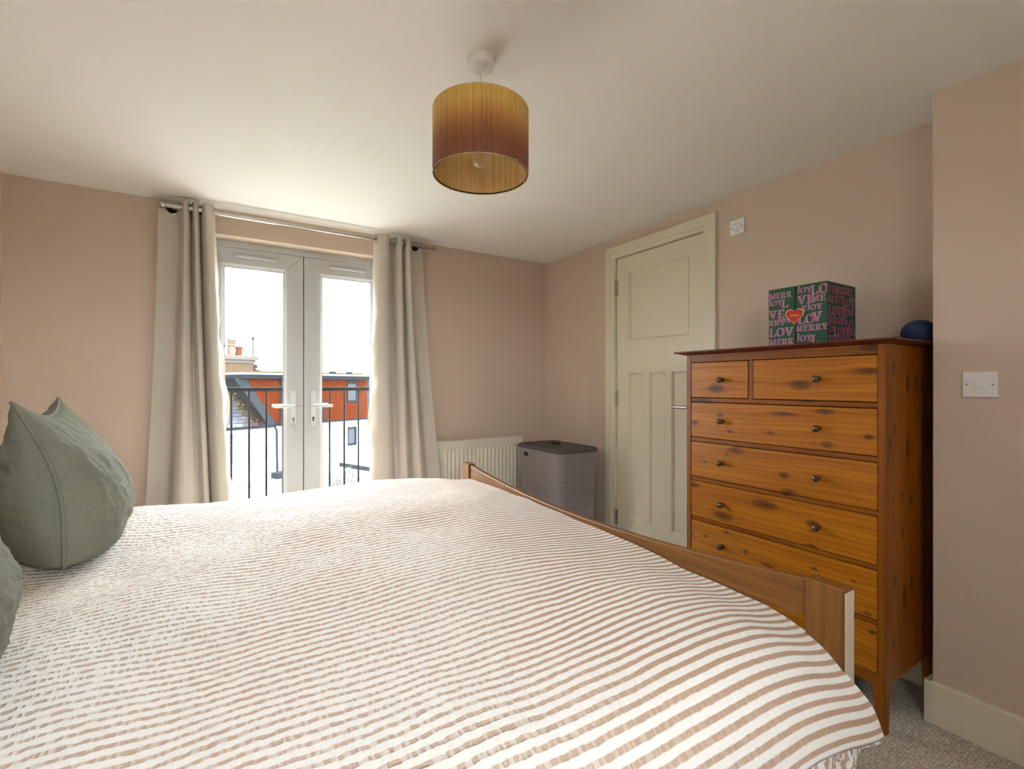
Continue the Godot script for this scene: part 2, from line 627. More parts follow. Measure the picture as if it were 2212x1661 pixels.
# ---------------------------------------------------------------- room shell
func room() -> void:
	var b := MB.new()
	b.flat([Vector3(-1.1, 0, -3.5), Vector3(2.6, 0, -3.5), Vector3(2.6, 0, 1.0), Vector3(-1.1, 0, 1.0)], Vector3.UP)
	b.box(Vector3(-1.1, -0.25, -3.5), Vector3(2.6, -0.004, 1.0))
	struct("floor", b, M.carpet, "cream looped wool carpet covering the floor")
	struct("ceiling", one_box(Vector3(-1.1, YC, -3.5), Vector3(2.6, YC + 0.25, 1.0)), M.ceiling_paint, "plain white painted ceiling")
	# window wall with the opening for the doors
	b = MB.new()
	var x0 := -0.112
	var x1 := 1.056
	var yt := 2.003
	b.box(Vector3(-1.1, 0, -3.45), Vector3(x0, YC, ZW))
	b.box(Vector3(x1, 0, -3.45), Vector3(2.6, YC, ZW))
	b.box(Vector3(x0, yt, -3.45), Vector3(x1, YC, ZW))
	struct("wall_window", b, M.wall_paint, "dusky pink wall around the glazed double doors")
	struct("wall_left", one_box(Vector3(-1.1, 0, ZW), Vector3(-0.85, YC, 0.7)), M.wall_paint, "dusky pink wall behind the head of the bed")
	# the wall behind the camera has a wide window of its own
	b = MB.new()
	b.box(Vector3(-1.1, 0, 0.7), Vector3(BW0, YC, 0.95))
	b.box(Vector3(BW1, 0, 0.7), Vector3(2.6, YC, 0.95))
	b.box(Vector3(BW0, 0, 0.7), Vector3(BW1, BY0, 0.95))
	b.box(Vector3(BW0, BY1, 0.7), Vector3(BW1, YC, 0.95))
	struct("wall_back", b, M.wall_paint, "dusky pink wall behind the camera")
	var w2 := thing("window_2", "white framed window in the wall behind the camera", "window", Vector3(0.5 * (BW0 + BW1), BY0, 0.85), "", 0.0, "structure")
	b = MB.new()
	for q in [[BW0, BY0, BW1, BY0 + 0.06], [BW0, BY1 - 0.06, BW1, BY1], [BW0, BY0 + 0.06, BW0 + 0.06, BY1 - 0.06], [BW1 - 0.06, BY0 + 0.06, BW1, BY1 - 0.06], [0.5 * (BW0 + BW1) - 0.04, BY0 + 0.06, 0.5 * (BW0 + BW1) + 0.04, BY1 - 0.06]]:
		b.box(Vector3(q[0], q[1], 0.82), Vector3(q[2], q[3], 0.88), 0.004)
	part("frame", b, M.upvc, w2)
	for q in 2:
		var px := BW0 + 0.06 if q == 0 else 0.5 * (BW0 + BW1) + 0.04
		part("pane", one_box(Vector3(px - 0.004, BY0 + 0.055, 0.848), Vector3(px + 0.5 * (BW1 - BW0) - 0.096, BY1 - 0.055, 0.852)), M.pane_glass, w2)
	part("sill", one_box(Vector3(BW0 - 0.04, BY0 - 0.02, 0.66), Vector3(BW1 + 0.04, BY0 + 0.004, 0.83), 0.006), M.trim_paint, w2)
	b = MB.new()
	b.box(Vector3(XD, 0, ZW), Vector3(2.42, YC, -2.352))
	b.box(Vector3(XD, 2.008, -2.352), Vector3(2.42, YC, -1.642))
	b.box(Vector3(XD, 0, -1.642), Vector3(2.42, YC, ZP))
	b.box(Vector3(2.42, 0, ZW), Vector3(2.6, YC, 0.7))
	struct("wall_right", b, M.wall_paint, "dusky pink wall with the panelled door and the tall dresser")
	struct("wall_pier", one_box(Vector3(XP, 0, ZP), Vector3(2.42, YC, 0.7), 0.002), M.wall_paint, "projecting dusky pink wall with the light switch")
	# skirting: board with a groove below the top
	var runs := [
		["baseboard_pier", Vector3(XP, 0, ZP - 0.018), Vector3(XP, 0, 0.7), Vector3(-1, 0, 0)],
		["baseboard_pier_end", Vector3(XP - 0.018, 0, ZP), Vector3(XD, 0, ZP), Vector3(0, 0, -1)],
		["baseboard_right", Vector3(XD, 0, -1.582), Vector3(XD, 0, ZP), Vector3(-1, 0, 0)],
		["baseboard_right_corner", Vector3(XD, 0, ZW), Vector3(XD, 0, -2.428), Vector3(-1, 0, 0)],
		["baseboard_window", Vector3(x1, 0, ZW), Vector3(XD, 0, ZW), Vector3(0, 0, 1)],
		["baseboard_window_left", Vector3(-0.85, 0, ZW), Vector3(x0, 0, ZW), Vector3(0, 0, 1)],
		["baseboard_left", Vector3(-0.85, 0, ZW), Vector3(-0.85, 0, 0.7), Vector3(1, 0, 0)]]
	for r in runs:
		b = MB.new()
		var p: Vector3 = r[1]
		var q: Vector3 = r[2]
		var o: Vector3 = r[3]
		var ax := (q - p).normalized()
		var prof := PackedVector2Array([Vector2(0, 0), Vector2(0.018, 0), Vector2(0.018, 0.117), Vector2(0.0165, 0.118), Vector2(0.0165, 0.1195), Vector2(0.018, 0.1205), Vector2(0.018, 0.137), Vector2(0.014, 0.142), Vector2(0, 0.142)])
		b.prism(prof, p, o, Vector3.UP, ax, p.distance_to(q), 0)
		struct(r[0], b, M.trim_paint, "cream painted skirting board")


# ---------------------------------------------------------------- glazed double doors and the balcony rail
func french_doors() -> void:
	var d := thing("door_1", "white glazed double doors between the two curtains", "door", Vector3(0.472, 0, -3.29), "", 0.0, "structure")
	var b := MB.new()      # outer frame
	var zf := -3.244
	b.box(Vector3(-0.112, 1.962, -3.31), Vector3(1.056, 2.003, zf), 0.003)
	b.box(Vector3(-0.112, 0.0, -3.31), Vector3(-0.071, 1.962, zf), 0.003)
	b.box(Vector3(1.015, 0.0, -3.31), Vector3(1.056, 1.962, zf), 0.003)
	b.box(Vector3(-0.112, 0.0, -3.31), Vector3(1.056, 0.045, zf), 0.003)
	part("frame", b, M.upvc, d)
	for s in 2:
		var xa := -0.069 if s == 0 else 0.4755
		var xb := 0.4705 if s == 0 else 1.013
		var z1 := -3.250
		var z0 := -3.305
		b = MB.new()
		var st := 0.095
		# four mitred members, as separate prisms so that the mitre lines show
		var o := [Vector2(xa, 0.047), Vector2(xb, 0.047), Vector2(xb, 1.960), Vector2(xa, 1.960)]
		var n := [Vector2(xa + st, 0.047 + st), Vector2(xb - st, 0.047 + st), Vector2(xb - st, 1.960 - st), Vector2(xa + st, 1.960 - st)]
		var g := 0.0005
		for k in 4:
			var oa: Vector2 = o[k]
			var ob: Vector2 = o[(k + 1) % 4]
			var na: Vector2 = n[k]
			var nb: Vector2 = n[(k + 1) % 4]
			var along := (ob - oa).normalized() * g
			b.prism(PackedVector2Array([oa + along, ob - along, nb - along, na + along]), Vector3(0, 0, z0), Vector3.RIGHT, Vector3.UP, Vector3.BACK, z1 - z0)
		var sash := part("sash", b, M.upvc, d)
		b = MB.new()       # glazing bead, sloped to the glass
		var m := []
		var bd := 0.016
		for k in 4:
			m.append(n[k] + Vector2(bd if k in [0, 3] else -bd, bd if k < 2 else -bd))
		for k in 4:
			var na: Vector2 = n[k]
			var nb: Vector2 = n[(k + 1) % 4]
			var ma: Vector2 = m[k]
			var mb: Vector2 = m[(k + 1) % 4]
			var inward := ((ma + mb) - (na + nb)).normalized()
			var h1 := z1 - 0.002
			var h2 := z1 - 0.016
			b.flat([Vector3(na.x, na.y, h1), Vector3(nb.x, nb.y, h1), Vector3(mb.x, mb.y, h2), Vector3(ma.x, ma.y, h2)], Vector3(inward.x * 0.6, inward.y * 0.6, 1).normalized())
			b.flat([Vector3(ma.x, ma.y, h2), Vector3(mb.x, mb.y, h2), Vector3(mb.x, mb.y, z0 + 0.006), Vector3(ma.x, ma.y, z0 + 0.006)], Vector3(inward.x, inward.y, 0))
		part("glazing_bead", b, M.upvc, sash)
		b = MB.new()
		for k in 4:
			var ma: Vector2 = m[k]
			var mb: Vector2 = m[(k + 1) % 4]
			var inw := Vector2(0.003 if k == 3 else (-0.003 if k == 1 else 0.0), 0.003 if k == 0 else (-0.003 if k == 2 else 0.0))
			b.flat([Vector3(ma.x, ma.y, z1 - 0.017), Vector3(mb.x, mb.y, z1 - 0.017), Vector3(mb.x + inw.x, mb.y + inw.y, z1 - 0.019), Vector3(ma.x + inw.x, ma.y + inw.y, z1 - 0.019)], Vector3(0, 0, 1))
		part("gasket", b, M.gasket, sash)
		b = MB.new()
		b.box(Vector3(m[0].x - 0.004, m[0].y - 0.004, z1 - 0.026), Vector3(m[2].x + 0.004, m[2].y + 0.004, z1 - 0.022))
		part("pane", b, M.pane_glass, sash)
		# trickle vent
		b = MB.new()
		var va := 0.093 if s == 0 else 0.632
		var vb := 0.321 if s == 0 else 0.862
		b.box(Vector3(va, 1.904, z1 - 0.001), Vector3(vb, 1.926, z1 + 0.012), 0.009)
		part("trickle_vent", b, M.upvc, sash)
		# lever handle on a long rounded plate
		var hx := 0.413 if s == 0 else 0.529
		b = MB.new()
		var ol := PackedVector2Array()
		for k in 13:
			var an := PI * k / 12.0
			ol.append(Vector2(0.0145 * cos(an), 0.082 + 0.0145 * sin(an)))
		for k in 13:
			var an := PI + PI * k / 12.0
			ol.append(Vector2(0.0145 * cos(an), -0.118 + 0.0145 * sin(an)))
		b.prism(ol, Vector3(hx, 1.016, z1 - 0.001), Vector3.RIGHT, Vector3.UP, Vector3.BACK, 0.010)
		var hd := part("handle_plate", b, M.handle_white, sash)
		b = MB.new()
		var dir := -1.0 if s == 0 else 1.0
		b.tube([Vector3(hx, 1.016, z1 + 0.006), Vector3(hx, 1.016, z1 + 0.040)], 0.0095, 14)
		var path := []
		for k in 9:
			var f := k / 8.0
			path.append(Vector3(hx + dir * (-0.008 + 0.118 * f), 1.016 - 0.002 * f, z1 + 0.042 + 0.010 * sin(f * 1.8)))
		b.tube(path, 0.0085, 12)
		part("lever", b, M.handle_white, sash)
		b = MB.new()
		b.tube([Vector3(hx, 1.016, z0 + 0.002), Vector3(hx, 1.016, z0 - 0.045)], 0.0095, 12)
		b.tube([Vector3(hx - dir * 0.008, 1.016, z0 - 0.047), Vector3(hx + dir * 0.060, 1.016, z0 - 0.050), Vector3(hx + dir * 0.110, 1.015, z0 - 0.047)], 0.0095, 12)
		part("outer_lever", b, M.handle_white, sash)
		b = MB.new()       # euro keyhole: round above, slot below
		b.tube([Vector3(hx, 0.936, z1 + 0.007), Vector3(hx, 0.936, z1 + 0.0115)], 0.0075, 16)
		b.box(Vector3(hx - 0.0045, 0.915, z1 + 0.007), Vector3(hx + 0.0045, 0.936, z1 + 0.0115), 0.001)
		part("lock_cylinder", b, M.dark_steel, sash)
		b = MB.new()
		for y in [1.016 + 0.078, 1.016 - 0.118]:
			b.tube([Vector3(hx, y, z1 + 0.008), Vector3(hx, y, z1 + 0.0095)], 0.003, 10)
		part("screw", b, M.steel, sash)
	b = MB.new()           # rubber strip seen in the meeting gap
	b.box(Vector3(0.4705, 0.05, -3.300), Vector3(0.4755, 1.958, -3.262))
	part("meeting_seal", b, M.gasket, d)
	b = MB.new()
	b.box(Vector3(0.430, 1.012, -3.2503), Vector3(0.463, 1.018, -3.2494))
	part("warning_sticker", b, mat("sticker", Color("b78c86"), 0.6), d)

	# keys hanging in the left lock
	var k := thing("bunch_of_keys", "small bunch of keys hanging in the lock of the left glazed door", "keys", Vector3(0.413, 0.90, -3.235))
	b = MB.new()
	b.box(Vector3(0.4115, 0.930, -3.240), Vector3(0.4145, 0.941, -3.222), 0.0006)
	part("lock_key", b, M.brass, k)
	b = MB.new()
	var ring := []
	for q in 20:
		var an := TAU * q / 20.0
		ring.append(Vector3(0.413 + 0.004 * sin(an * 2.0), 0.921 + 0.012 * cos(an), -3.224 + 0.010 * sin(an)))
	b.tube(ring, 0.0010, 6, true)
	part("ring", b, M.steel, k)
	for q in 2:
		b = MB.new()
		var a := 0.42 if q == 0 else 0.12
		var ax := Vector3(cos(a), sin(a), 0)
		var ay := Vector3(-sin(a), cos(a), 0)
		if q == 0:
			ax = Vector3(cos(0.5), -sin(0.5) * -1.0, 0)
		var ol := PackedVector2Array()
		for e in 17:
			var an := -0.38 * PI + (1.76 * PI) * e / 16.0 - PI * 0.0
			ol.append(Vector2(0.0115 * cos(an + PI / 2 - 0.38 * PI * 0.0), 0.0115 * sin(an + PI / 2)))
		ol = PackedVector2Array()
		for e in 15:
			var an := deg_to_rad(-60.0 + 300.0 * e / 14.0)
			ol.append(Vector2(0.0115 * cos(an), 0.0115 * sin(an)))
		ol.append(Vector2(-0.004, -0.034))
		ol.append(Vector2(0.0, -0.038))
		for e in 4:
			ol.append(Vector2(0.004, -0.034 + e * 0.006))
			ol.append(Vector2(0.0022, -0.031 + e * 0.006))
		b.prism(ol, Vector3(0.409 + 0.006 * q, 0.899 - 0.002 * q, -3.226 + 0.004 * q), ax, ay, Vector3.BACK, 0.002)
		part("key", b, M.brass if q == 0 else M.steel, k)

	# Juliet balcony rail outside
	var r := thing("balcony_railing", "dark metal balcony railing with thin upright bars outside the glazed doors", "railing", Vector3(0.47, 0.0, -3.42))
	part("top_rail", one_box(Vector3(-0.16, 1.107, -3.445), Vector3(1.10, 1.132, -3.395), 0.002), M.railing_paint, r)
	part("bottom_rail", one_box(Vector3(-0.16, 0.08, -3.435), Vector3(1.10, 0.105, -3.405), 0.002), M.railing_paint, r)
	for q in 13:
		var x := 0.082 + 0.0968 * (q - 2)
		b = MB.new()
		b.tube([Vector3(x, 0.10, -3.42), Vector3(x, 1.110, -3.42)], 0.0065, 10)
		part("bar", b, M.railing_paint, r)
	for s in 2:
		var x := -0.16 if s == 0 else 1.10
		part("end_post", one_box(Vector3(x - 0.015, 0.05, -3.47), Vector3(x + 0.015, 1.145, -3.40), 0.002), M.railing_paint, r)


# ---------------------------------------------------------------- panelled door
func panel_door() -> void:
	var d := thing("door_2", "cream panelled door beside the tall dresser", "door", Vector3(XD, 0, -1.997), "", 0.0, "structure")
	# architrave and lining
	for k in 3:
		var b := MB.new()
		var prof := PackedVector2Array([Vector2(0.0, 0.0), Vector2(0.0, 0.018), Vector2(0.052, 0.018), Vector2(0.055, 0.013), Vector2(0.078, 0.012), Vector2(0.080, 0.0)])
		# stepped section, mitred by hand: outer line to inner line
		for q in prof.size() - 1:
			var p0 := prof[q]
			var p1 := prof[q + 1]
			var za0 := -2.428 + p0.x
			var zb0 := -1.582 - p0.x
			var y0 := 2.080 - p0.x
			var za1 := -2.428 + p1.x
			var zb1 := -1.582 - p1.x
			var y1 := 2.080 - p1.x
			var xa := XD - p0.y
			var xb := XD - p1.y
			var lean := (p1.y - p0.y) / maxf((p1 - p0).length(), 1e-6)
			var run := (p1.x - p0.x) / maxf((p1 - p0).length(), 1e-6)
			if k == 0:
				b.flat([Vector3(xa, 0, za0), Vector3(xa, y0, za0), Vector3(xb, y1, za1), Vector3(xb, 0, za1)], Vector3(-run, 0, -lean).normalized(), 1)
			elif k == 1:
				b.flat([Vector3(xa, 0, zb0), Vector3(xa, y0, zb0), Vector3(xb, y1, zb1), Vector3(xb, 0, zb1)], Vector3(-run, 0, lean).normalized(), 1)
			else:
				b.flat([Vector3(xa, y0, za0), Vector3(xa, y0, zb0), Vector3(xb, y1, zb1), Vector3(xb, y1, za1)], Vector3(-run, lean, 0).normalized(), 2)
		if k == 2:
			b.box(Vector3(XD, 2.0, -2.352), Vector3(2.42, 2.008, -1.642))
		else:
			var z := -2.352 if k == 0 else -1.650
			b.box(Vector3(XD, 0, z), Vector3(2.42, 2.008, z + 0.008))
		part("architrave", b, M.trim_paint, d)
	# leaf: stiles and rails round sunk panels
	var xf := XD + 0.006
	var xb := xf + 0.040
	var z0 := -2.339
	var z1 := -1.655
	var y0 := 0.008
	var y1 := 1.995
	var holes := [[-2.227, 1.438, -1.767, 1.887], [-2.229, 0.268, -2.106, 1.226], [-2.0585, 0.268, -1.9355, 1.226], [-1.888, 0.268, -1.765, 1.226]]
	var b := MB.new()
	for r in [[z0, y0, -2.229, y1], [-1.765, y0, z1, y1], [-2.229, 1.887, -1.765, y1], [-2.229, 1.226, -1.765, 1.438], [-2.229, y0, -1.765, 0.268], [-2.106, 0.268, -2.0585, 1.226], [-1.9355, 0.268, -1.888, 1.226]]:
		b.box(Vector3(xf, r[1], r[0]), Vector3(xb, r[3], r[2]), 0.0, 1)
	var leaf := part("leaf", b, M.trim_paint, d)
	for h in holes:
		b = MB.new()
		var s := 0.010      # bead slope, then a little step, then the flat
		var lo := Vector2(h[0], h[1])
		var hi := Vector2(h[2], h[3])
		var loops := [[0.0, 0.0], [0.002, 0.004], [0.008, 0.006], [0.010, 0.011]]
		for q in 3:
			var a: float = loops[q][0]
			var e: float = loops[q + 1][0]
			var da: float = xf + loops[q][1]
			var de: float = xf + loops[q + 1][1]
			var oa := [Vector3(da, lo.y + a, lo.x + a), Vector3(da, lo.y + a, hi.x - a), Vector3(da, hi.y - a, hi.x - a), Vector3(da, hi.y - a, lo.x + a)]
			var oe := [Vector3(de, lo.y + e, lo.x + e), Vector3(de, lo.y + e, hi.x - e), Vector3(de, hi.y - e, hi.x - e), Vector3(de, hi.y - e, lo.x + e)]
			for k in 4:
				var inw: Vector3 = [Vector3.UP, Vector3.FORWARD, Vector3.DOWN, Vector3.BACK][k]
				var sl := Vector3(-(e - a), 0, 0) + inw * (de - da)
				b.flat([oa[k], oa[(k + 1) % 4], oe[(k + 1) % 4], oe[k]], sl.normalized())
		b.flat([Vector3(xf + 0.011, lo.y + s, lo.x + s), Vector3(xf + 0.011, lo.y + s, hi.x - s), Vector3(xf + 0.011, hi.y - s, hi.x - s), Vector3(xf + 0.011, hi.y - s, lo.x + s)], Vector3.LEFT)
		part("panel", b, M.trim_paint, leaf)
	for y in [1.802, 1.058, 0.257]:
		b = MB.new()
		for q in 5:
			b.tube([Vector3(XD - 0.006, y - 0.050 + q * 0.0202, -2.344), Vector3(XD - 0.006, y - 0.050 + q * 0.0202 + 0.0192, -2.344)], 0.0055, 12)
		b.box(Vector3(XD - 0.003, y - 0.05, -2.352), Vector3(XD + 0.007, y + 0.05, -2.330))
		part("hinge", b, M.steel, d, "steel butt hinge")
	b = MB.new()             # lever handle, behind the dresser
	b.tube([Vector3(xf, 1.02, -1.715), Vector3(xf - 0.008, 1.02, -1.715)], 0.026, 24)
	b.tube([Vector3(xf - 0.006, 1.02, -1.715), Vector3(xf - 0.05, 1.02, -1.715), Vector3(xf - 0.052, 1.02, -1.75), Vector3(xf - 0.052, 1.02, -1.83)], 0.009, 12)
	part("lever", b, M.steel, d)


# ---------------------------------------------------------------- curtains, pole
func spline(p: Array, f: float) -> Vector2:
	var n := p.size() - 1
	var k := clampi(int(f * n), 0, n - 1)
	var s := f * n - k
	var a: Vector2 = p[maxi(k - 1, 0)]
	var b: Vector2 = p[k]
	var c: Vector2 = p[k + 1]
	var d: Vector2 = p[mini(k + 2, n)]
	return b.cubic_interpolate(c, a, d, s)


func curtains() -> void:
	var zr := -3.052
	var yr := 2.088
	var pole := thing("curtain_pole", "slim brushed steel curtain pole above the glazed doors", "curtain pole", Vector3(0.52, yr, zr))
	var b := MB.new()
	b.tube([Vector3(-0.23, yr, zr), Vector3(0.30, yr, zr)], 0.0135, 20)
	b.tube([Vector3(0.295, yr, zr), Vector3(1.275, yr, zr)], 0.0115, 20)
	part("rod", b, M.steel, pole)
	for s in 2:
		b = MB.new()
		var x := -0.232 if s == 0 else 1.272
		var o := -1.0 if s == 0 else 1.0
		b.lathe([Vector2(0, -0.006), Vector2(0.0165, -0.006), Vector2(0.0175, -0.004), Vector2(0.0175, 0.017), Vector2(0.016, 0.019), Vector2(0, 0.019)], Vector3(x, yr, zr), 28, Basis(Vector3(0, -o, 0), Vector3(o, 0, 0), Vector3(0, 0, 1)))
		part("finial", b, M.steel, pole)
		b = MB.new()
		var bx := -0.178 if s == 0 else 1.195
		b.lathe([Vector2(0.0125, -0.012), Vector2(0.017, -0.012), Vector2(0.017, 0.012), Vector2(0.0125, 0.012)], Vector3(bx, yr, zr), 24, Basis(Vector3(0, 1, 0), Vector3(1, 0, 0), Vector3(0, 0, -1)))
		b.tube([Vector3(bx, yr, zr - 0.012), Vector3(bx, yr, ZW)], 0.007, 12)
		b.tube([Vector3(bx, yr, ZW + 0.006), Vector3(bx, yr, ZW)], 0.022, 24)
		part("bracket", b, M.steel, pole)
	# plan of each curtain at the top (t), at mid-height (m) and at the floor (f)
	var F := -3.018
	var B := -3.098
	var lt := [Vector2(-0.255, -3.092), Vector2(-0.215, -3.094), Vector2(-0.168, -3.088), Vector2(-0.150, -3.040), Vector2(-0.137, -3.016), Vector2(-0.120, -3.045), Vector2(-0.116, -3.092), Vector2(-0.106, -3.050), Vector2(-0.094, -3.016), Vector2(-0.078, -3.045), Vector2(-0.074, -3.094), Vector2(-0.064, -3.055), Vector2(-0.046, -3.014), Vector2(-0.018, -3.026), Vector2(-0.006, -3.060), Vector2(-0.004, -3.078)]
	var lm := [Vector2(-0.285, -3.105), Vector2(-0.240, -3.108), Vector2(-0.196, -3.095), Vector2(-0.172, -3.030), Vector2(-0.142, -3.002), Vector2(-0.112, -3.035), Vector2(-0.100, -3.060), Vector2(-0.086, -3.040), Vector2(-0.070, -3.008), Vector2(-0.050, -3.030), Vector2(-0.048, -3.090), Vector2(-0.036, -3.045), Vector2(-0.006, -3.000), Vector2(0.030, -3.020), Vector2(0.038, -3.075), Vector2(0.050, -3.110)]
	var lf := [Vector2(-0.335, -3.110), Vector2(-0.285, -3.112), Vector2(-0.235, -3.090), Vector2(-0.205, -3.010), Vector2(-0.150, -2.970), Vector2(-0.085, -2.990), Vector2(-0.060, -3.015), Vector2(-0.045, -3.005), Vector2(-0.028, -2.985), Vector2(-0.010, -3.010), Vector2(-0.012, -3.080), Vector2(0.008, -3.030), Vector2(0.040, -2.985), Vector2(0.085, -2.995), Vector2(0.108, -3.030), Vector2(0.110, -3.080)]
	var rt := [Vector2(0.866, -3.078), Vector2(0.872, -3.052), Vector2(0.892, -3.026), Vector2(0.925, -3.016), Vector2(0.956, -3.034), Vector2(0.966, -3.092), Vector2(0.990, -3.090), Vector2(1.004, -3.042), Vector2(1.026, -3.016), Vector2(1.046, -3.040), Vector2(1.056, -3.094), Vector2(1.064, -3.050), Vector2(1.082, -3.016), Vector2(1.104, -3.034), Vector2(1.118, -3.088), Vector2(1.168, -3.092), Vector2(1.205, -3.090)]
	var rm := [Vector2(0.848, -3.085), Vector2(0.856, -3.050), Vector2(0.880, -3.018), Vector2(0.930, -3.004), Vector2(0.968, -3.026), Vector2(0.982, -3.080), Vector2(1.010, -3.078), Vector2(1.022, -3.035), Vector2(1.046, -3.005), Vector2(1.074, -3.030), Vector2(1.090, -3.080), Vector2(1.104, -3.040), Vector2(1.130, -3.006), Vector2(1.160, -3.030), Vector2(1.180, -3.060), Vector2(1.228, -3.062), Vector2(1.264, -3.058)]
	var rf := [Vector2(0.826, -3.075), Vector2(0.838, -3.030), Vector2(0.866, -2.995), Vector2(0.935, -2.980), Vector2(0.985, -2.998), Vector2(1.005, -3.030), Vector2(1.030, -3.030), Vector2(1.046, -3.010), Vector2(1.076, -2.985), Vector2(1.115, -3.000), Vector2(1.138, -3.025), Vector2(1.160, -3.005), Vector2(1.190, -2.988), Vector2(1.232, -3.000), Vector2(1.262, -3.005), Vector2(1.300, -3.005), Vector2(1.352, -2.995)]
	var cr := noise(8, 2)
	for s in 2:
		var pt: Array = lt if s == 0 else rt
		var pm: Array = lm if s == 0 else rm
		var pf: Array = lf if s == 0 else rf
		var label := "pale beige eyelet curtain gathered left of the glazed doors, nearer the pillows" if s == 0 else "pale beige eyelet curtain gathered right of the glazed doors, beside the radiator"
		var c := thing("curtain", label, "curtain", Vector3(-0.12 if s == 0 else 1.05, 0, zr), "pair of eyelet curtains")
		b = MB.new()
		var ytop := 2.122
		var fn := func(u: float, w: float) -> Vector3:
			var p: Vector2
			var k := 1.0 - w
			k = k * 0.985
			if k < 0.5:
				var e := k / 0.5
				p = spline(pt, u).lerp(spline(pm, u), e * (0.6 + 0.4 * e))
			else:
				var e := (k - 0.5) / 0.5
				p = spline(pm, u).lerp(spline(pf, u), e)
			var ruck := 0.0
			var side := u if s == 0 else 1.0 - u
			if side > 0.8:       # the free edge towards the glass hangs a little crumpled
				ruck = (side - 0.8) * 5.0 * smoothstep(0.05, 0.35, k)
			return Vector3(p.x + 0.022 * ruck * cr.get_noise_2d(k * 7.0, u * 3.0), ytop - k * 2.115, p.y + 0.020 * ruck * cr.get_noise_2d(k * 7.0 + 30.0, u * 3.0))
		b.patch(160, 60, fn, func(u: float, w: float) -> Vector2: return Vector2(u * 1.15, w * 2.1))
		part("cloth", b, M.curtain_cloth, c)
		# eyelet rings: on the flat outer panel and where the cloth crosses the pole
		var cross := [[-0.150, 0.9], [-0.120, -1.0], [-0.104, 0.9], [-0.079, -1.0], [-0.063, 0.8], [-0.008, -1.0]] if s == 0 else [[0.874, 1.0], [0.961, -1.0], [1.002, 1.0], [1.050, -1.0], [1.064, 1.0], [1.110, -1.0]]
		for e in cross:
			b = MB.new()
			var ring := []
			for q in 24:
				var an := TAU * q / 24.0
				ring.append(Vector3(e[0] + 0.004 * cos(an) * e[1], yr - 0.004 + 0.025 * sin(an), zr + 0.022 * cos(an)))
			b.tube(ring, 0.0032, 8, true)
			part("eyelet", b, M.steel, c)
		b = MB.new()
		var ring := []
		var ex := -0.196 if s == 0 else 1.150
		for q in 28:
			var an := TAU * q / 28.0
			ring.append(Vector3(ex + 0.026 * cos(an), yr - 0.008 + 0.026 * sin(an), -3.086))
		b.tube(ring, 0.0045, 8, true)
		part("eyelet", b, M.chrome, c)
		b = MB.new()
		b.tube([Vector3(ex, yr - 0.008, -3.0905), Vector3(ex, yr - 0.008, -3.0865)], 0.0235, 24)
		part("eyelet_hole", b, M.hole, c)


# ---------------------------------------------------------------- radiator, hamper
func radiator() -> void:
	var r := thing("radiator", "white ribbed panel radiator under the bare wall right of the curtains", "radiator", Vector3(1.51, 0.15, -3.10))
	var x0 := 1.010
	var x1 := 2.014
	var zf := -3.062
	var pitch := 0.0325
	var b := MB.new()
	# pressed front: plain bands above and below, flutes between
	var n := int((x1 - x0 - 0.03) / pitch)
	var fn := func(u: float, w: float) -> Vector3:
		var x := lerpf(x0, x1, u)
		var y := lerpf(0.150, 0.738, w)
		var f := fposmod((x - 2.0045) / pitch, 1.0)
		var rib := smoothstep(0.12, 0.30, f) * (1.0 - smoothstep(0.70, 0.88, f))
		var band := smoothstep(0.205, 0.225, y) * (1.0 - smoothstep(0.672, 0.690, y))
		if x > x1 - 0.012 or x < x0 + 0.012:
			band = 0.0
		return Vector3(x, y, zf - 0.010 * (1.0 - rib) * band)
	b.patch(n * 14, 60, fn, func(u: float, w: float) -> Vector2: return Vector2(u, w))
	part("front_panel", b, M.radiator_paint, r)
	part("back_panel", one_box(Vector3(x0 + 0.01, 0.16, -3.125), Vector3(x1 - 0.01, 0.735, -3.115), 0.002), M.radiator_paint, r)
	b = MB.new()
	b.box(Vector3(x0, 0.738, zf - 0.005), Vector3(x1, 0.752, zf + 0.003), 0.002)
	b.box(Vector3(x0, 0.738, -3.125), Vector3(x1, 0.752, -3.117), 0.002)
	var k := x0 + 0.012
	while k < x1 - 0.012:
		b.box(Vector3(k, 0.744, -3.118), Vector3(k + 0.004, 0.750, zf - 0.004))
		k += 0.010
	part("top_grille", b, M.radiator_paint, r)
	for s in 2:
		var x := x0 - 0.002 if s == 0 else x1 - 0.006
		part("side_cover", one_box(Vector3(x, 0.16, -3.125), Vector3(x + 0.008, 0.752, zf + 0.003), 0.002), M.radiator_paint, r)
	b = MB.new()
	b.tube([Vector3(1.975, 0.750, -3.105), Vector3(1.975, 0.764, -3.105)], 0.004, 10)
	part("bleed_valve", b, M.radiator_paint, r)
	b = MB.new()
	for x in [x0 + 0.03, x1 - 0.03]:
		b = MB.new()
		b.tube([Vector3(x, 0.17, -3.09), Vector3(x, 0.0, -3.09)], 0.0075, 12)
		part("pipe", b, M.chrome, r)
	for x in [x0 + 0.15, x1 - 0.15]:
		part("wall_bracket", one_box(Vector3(x, 0.25, ZW), Vector3(x + 0.03, 0.68, -3.12)), M.radiator_paint, r)


func rounded(hx: float, hz: float, r: float, seg := 8) -> PackedVector2Array:
	var o := PackedVector2Array()
	for q in 4:
		var c := Vector2(hx - r if q in [0, 3] else r - hx, hz - r if q < 2 else r - hz)
		for k in seg + 1:
			var an := (q + float(k) / seg) * PI / 2
			o.append(c + r * Vector2(cos(an), sin(an)))
	return o


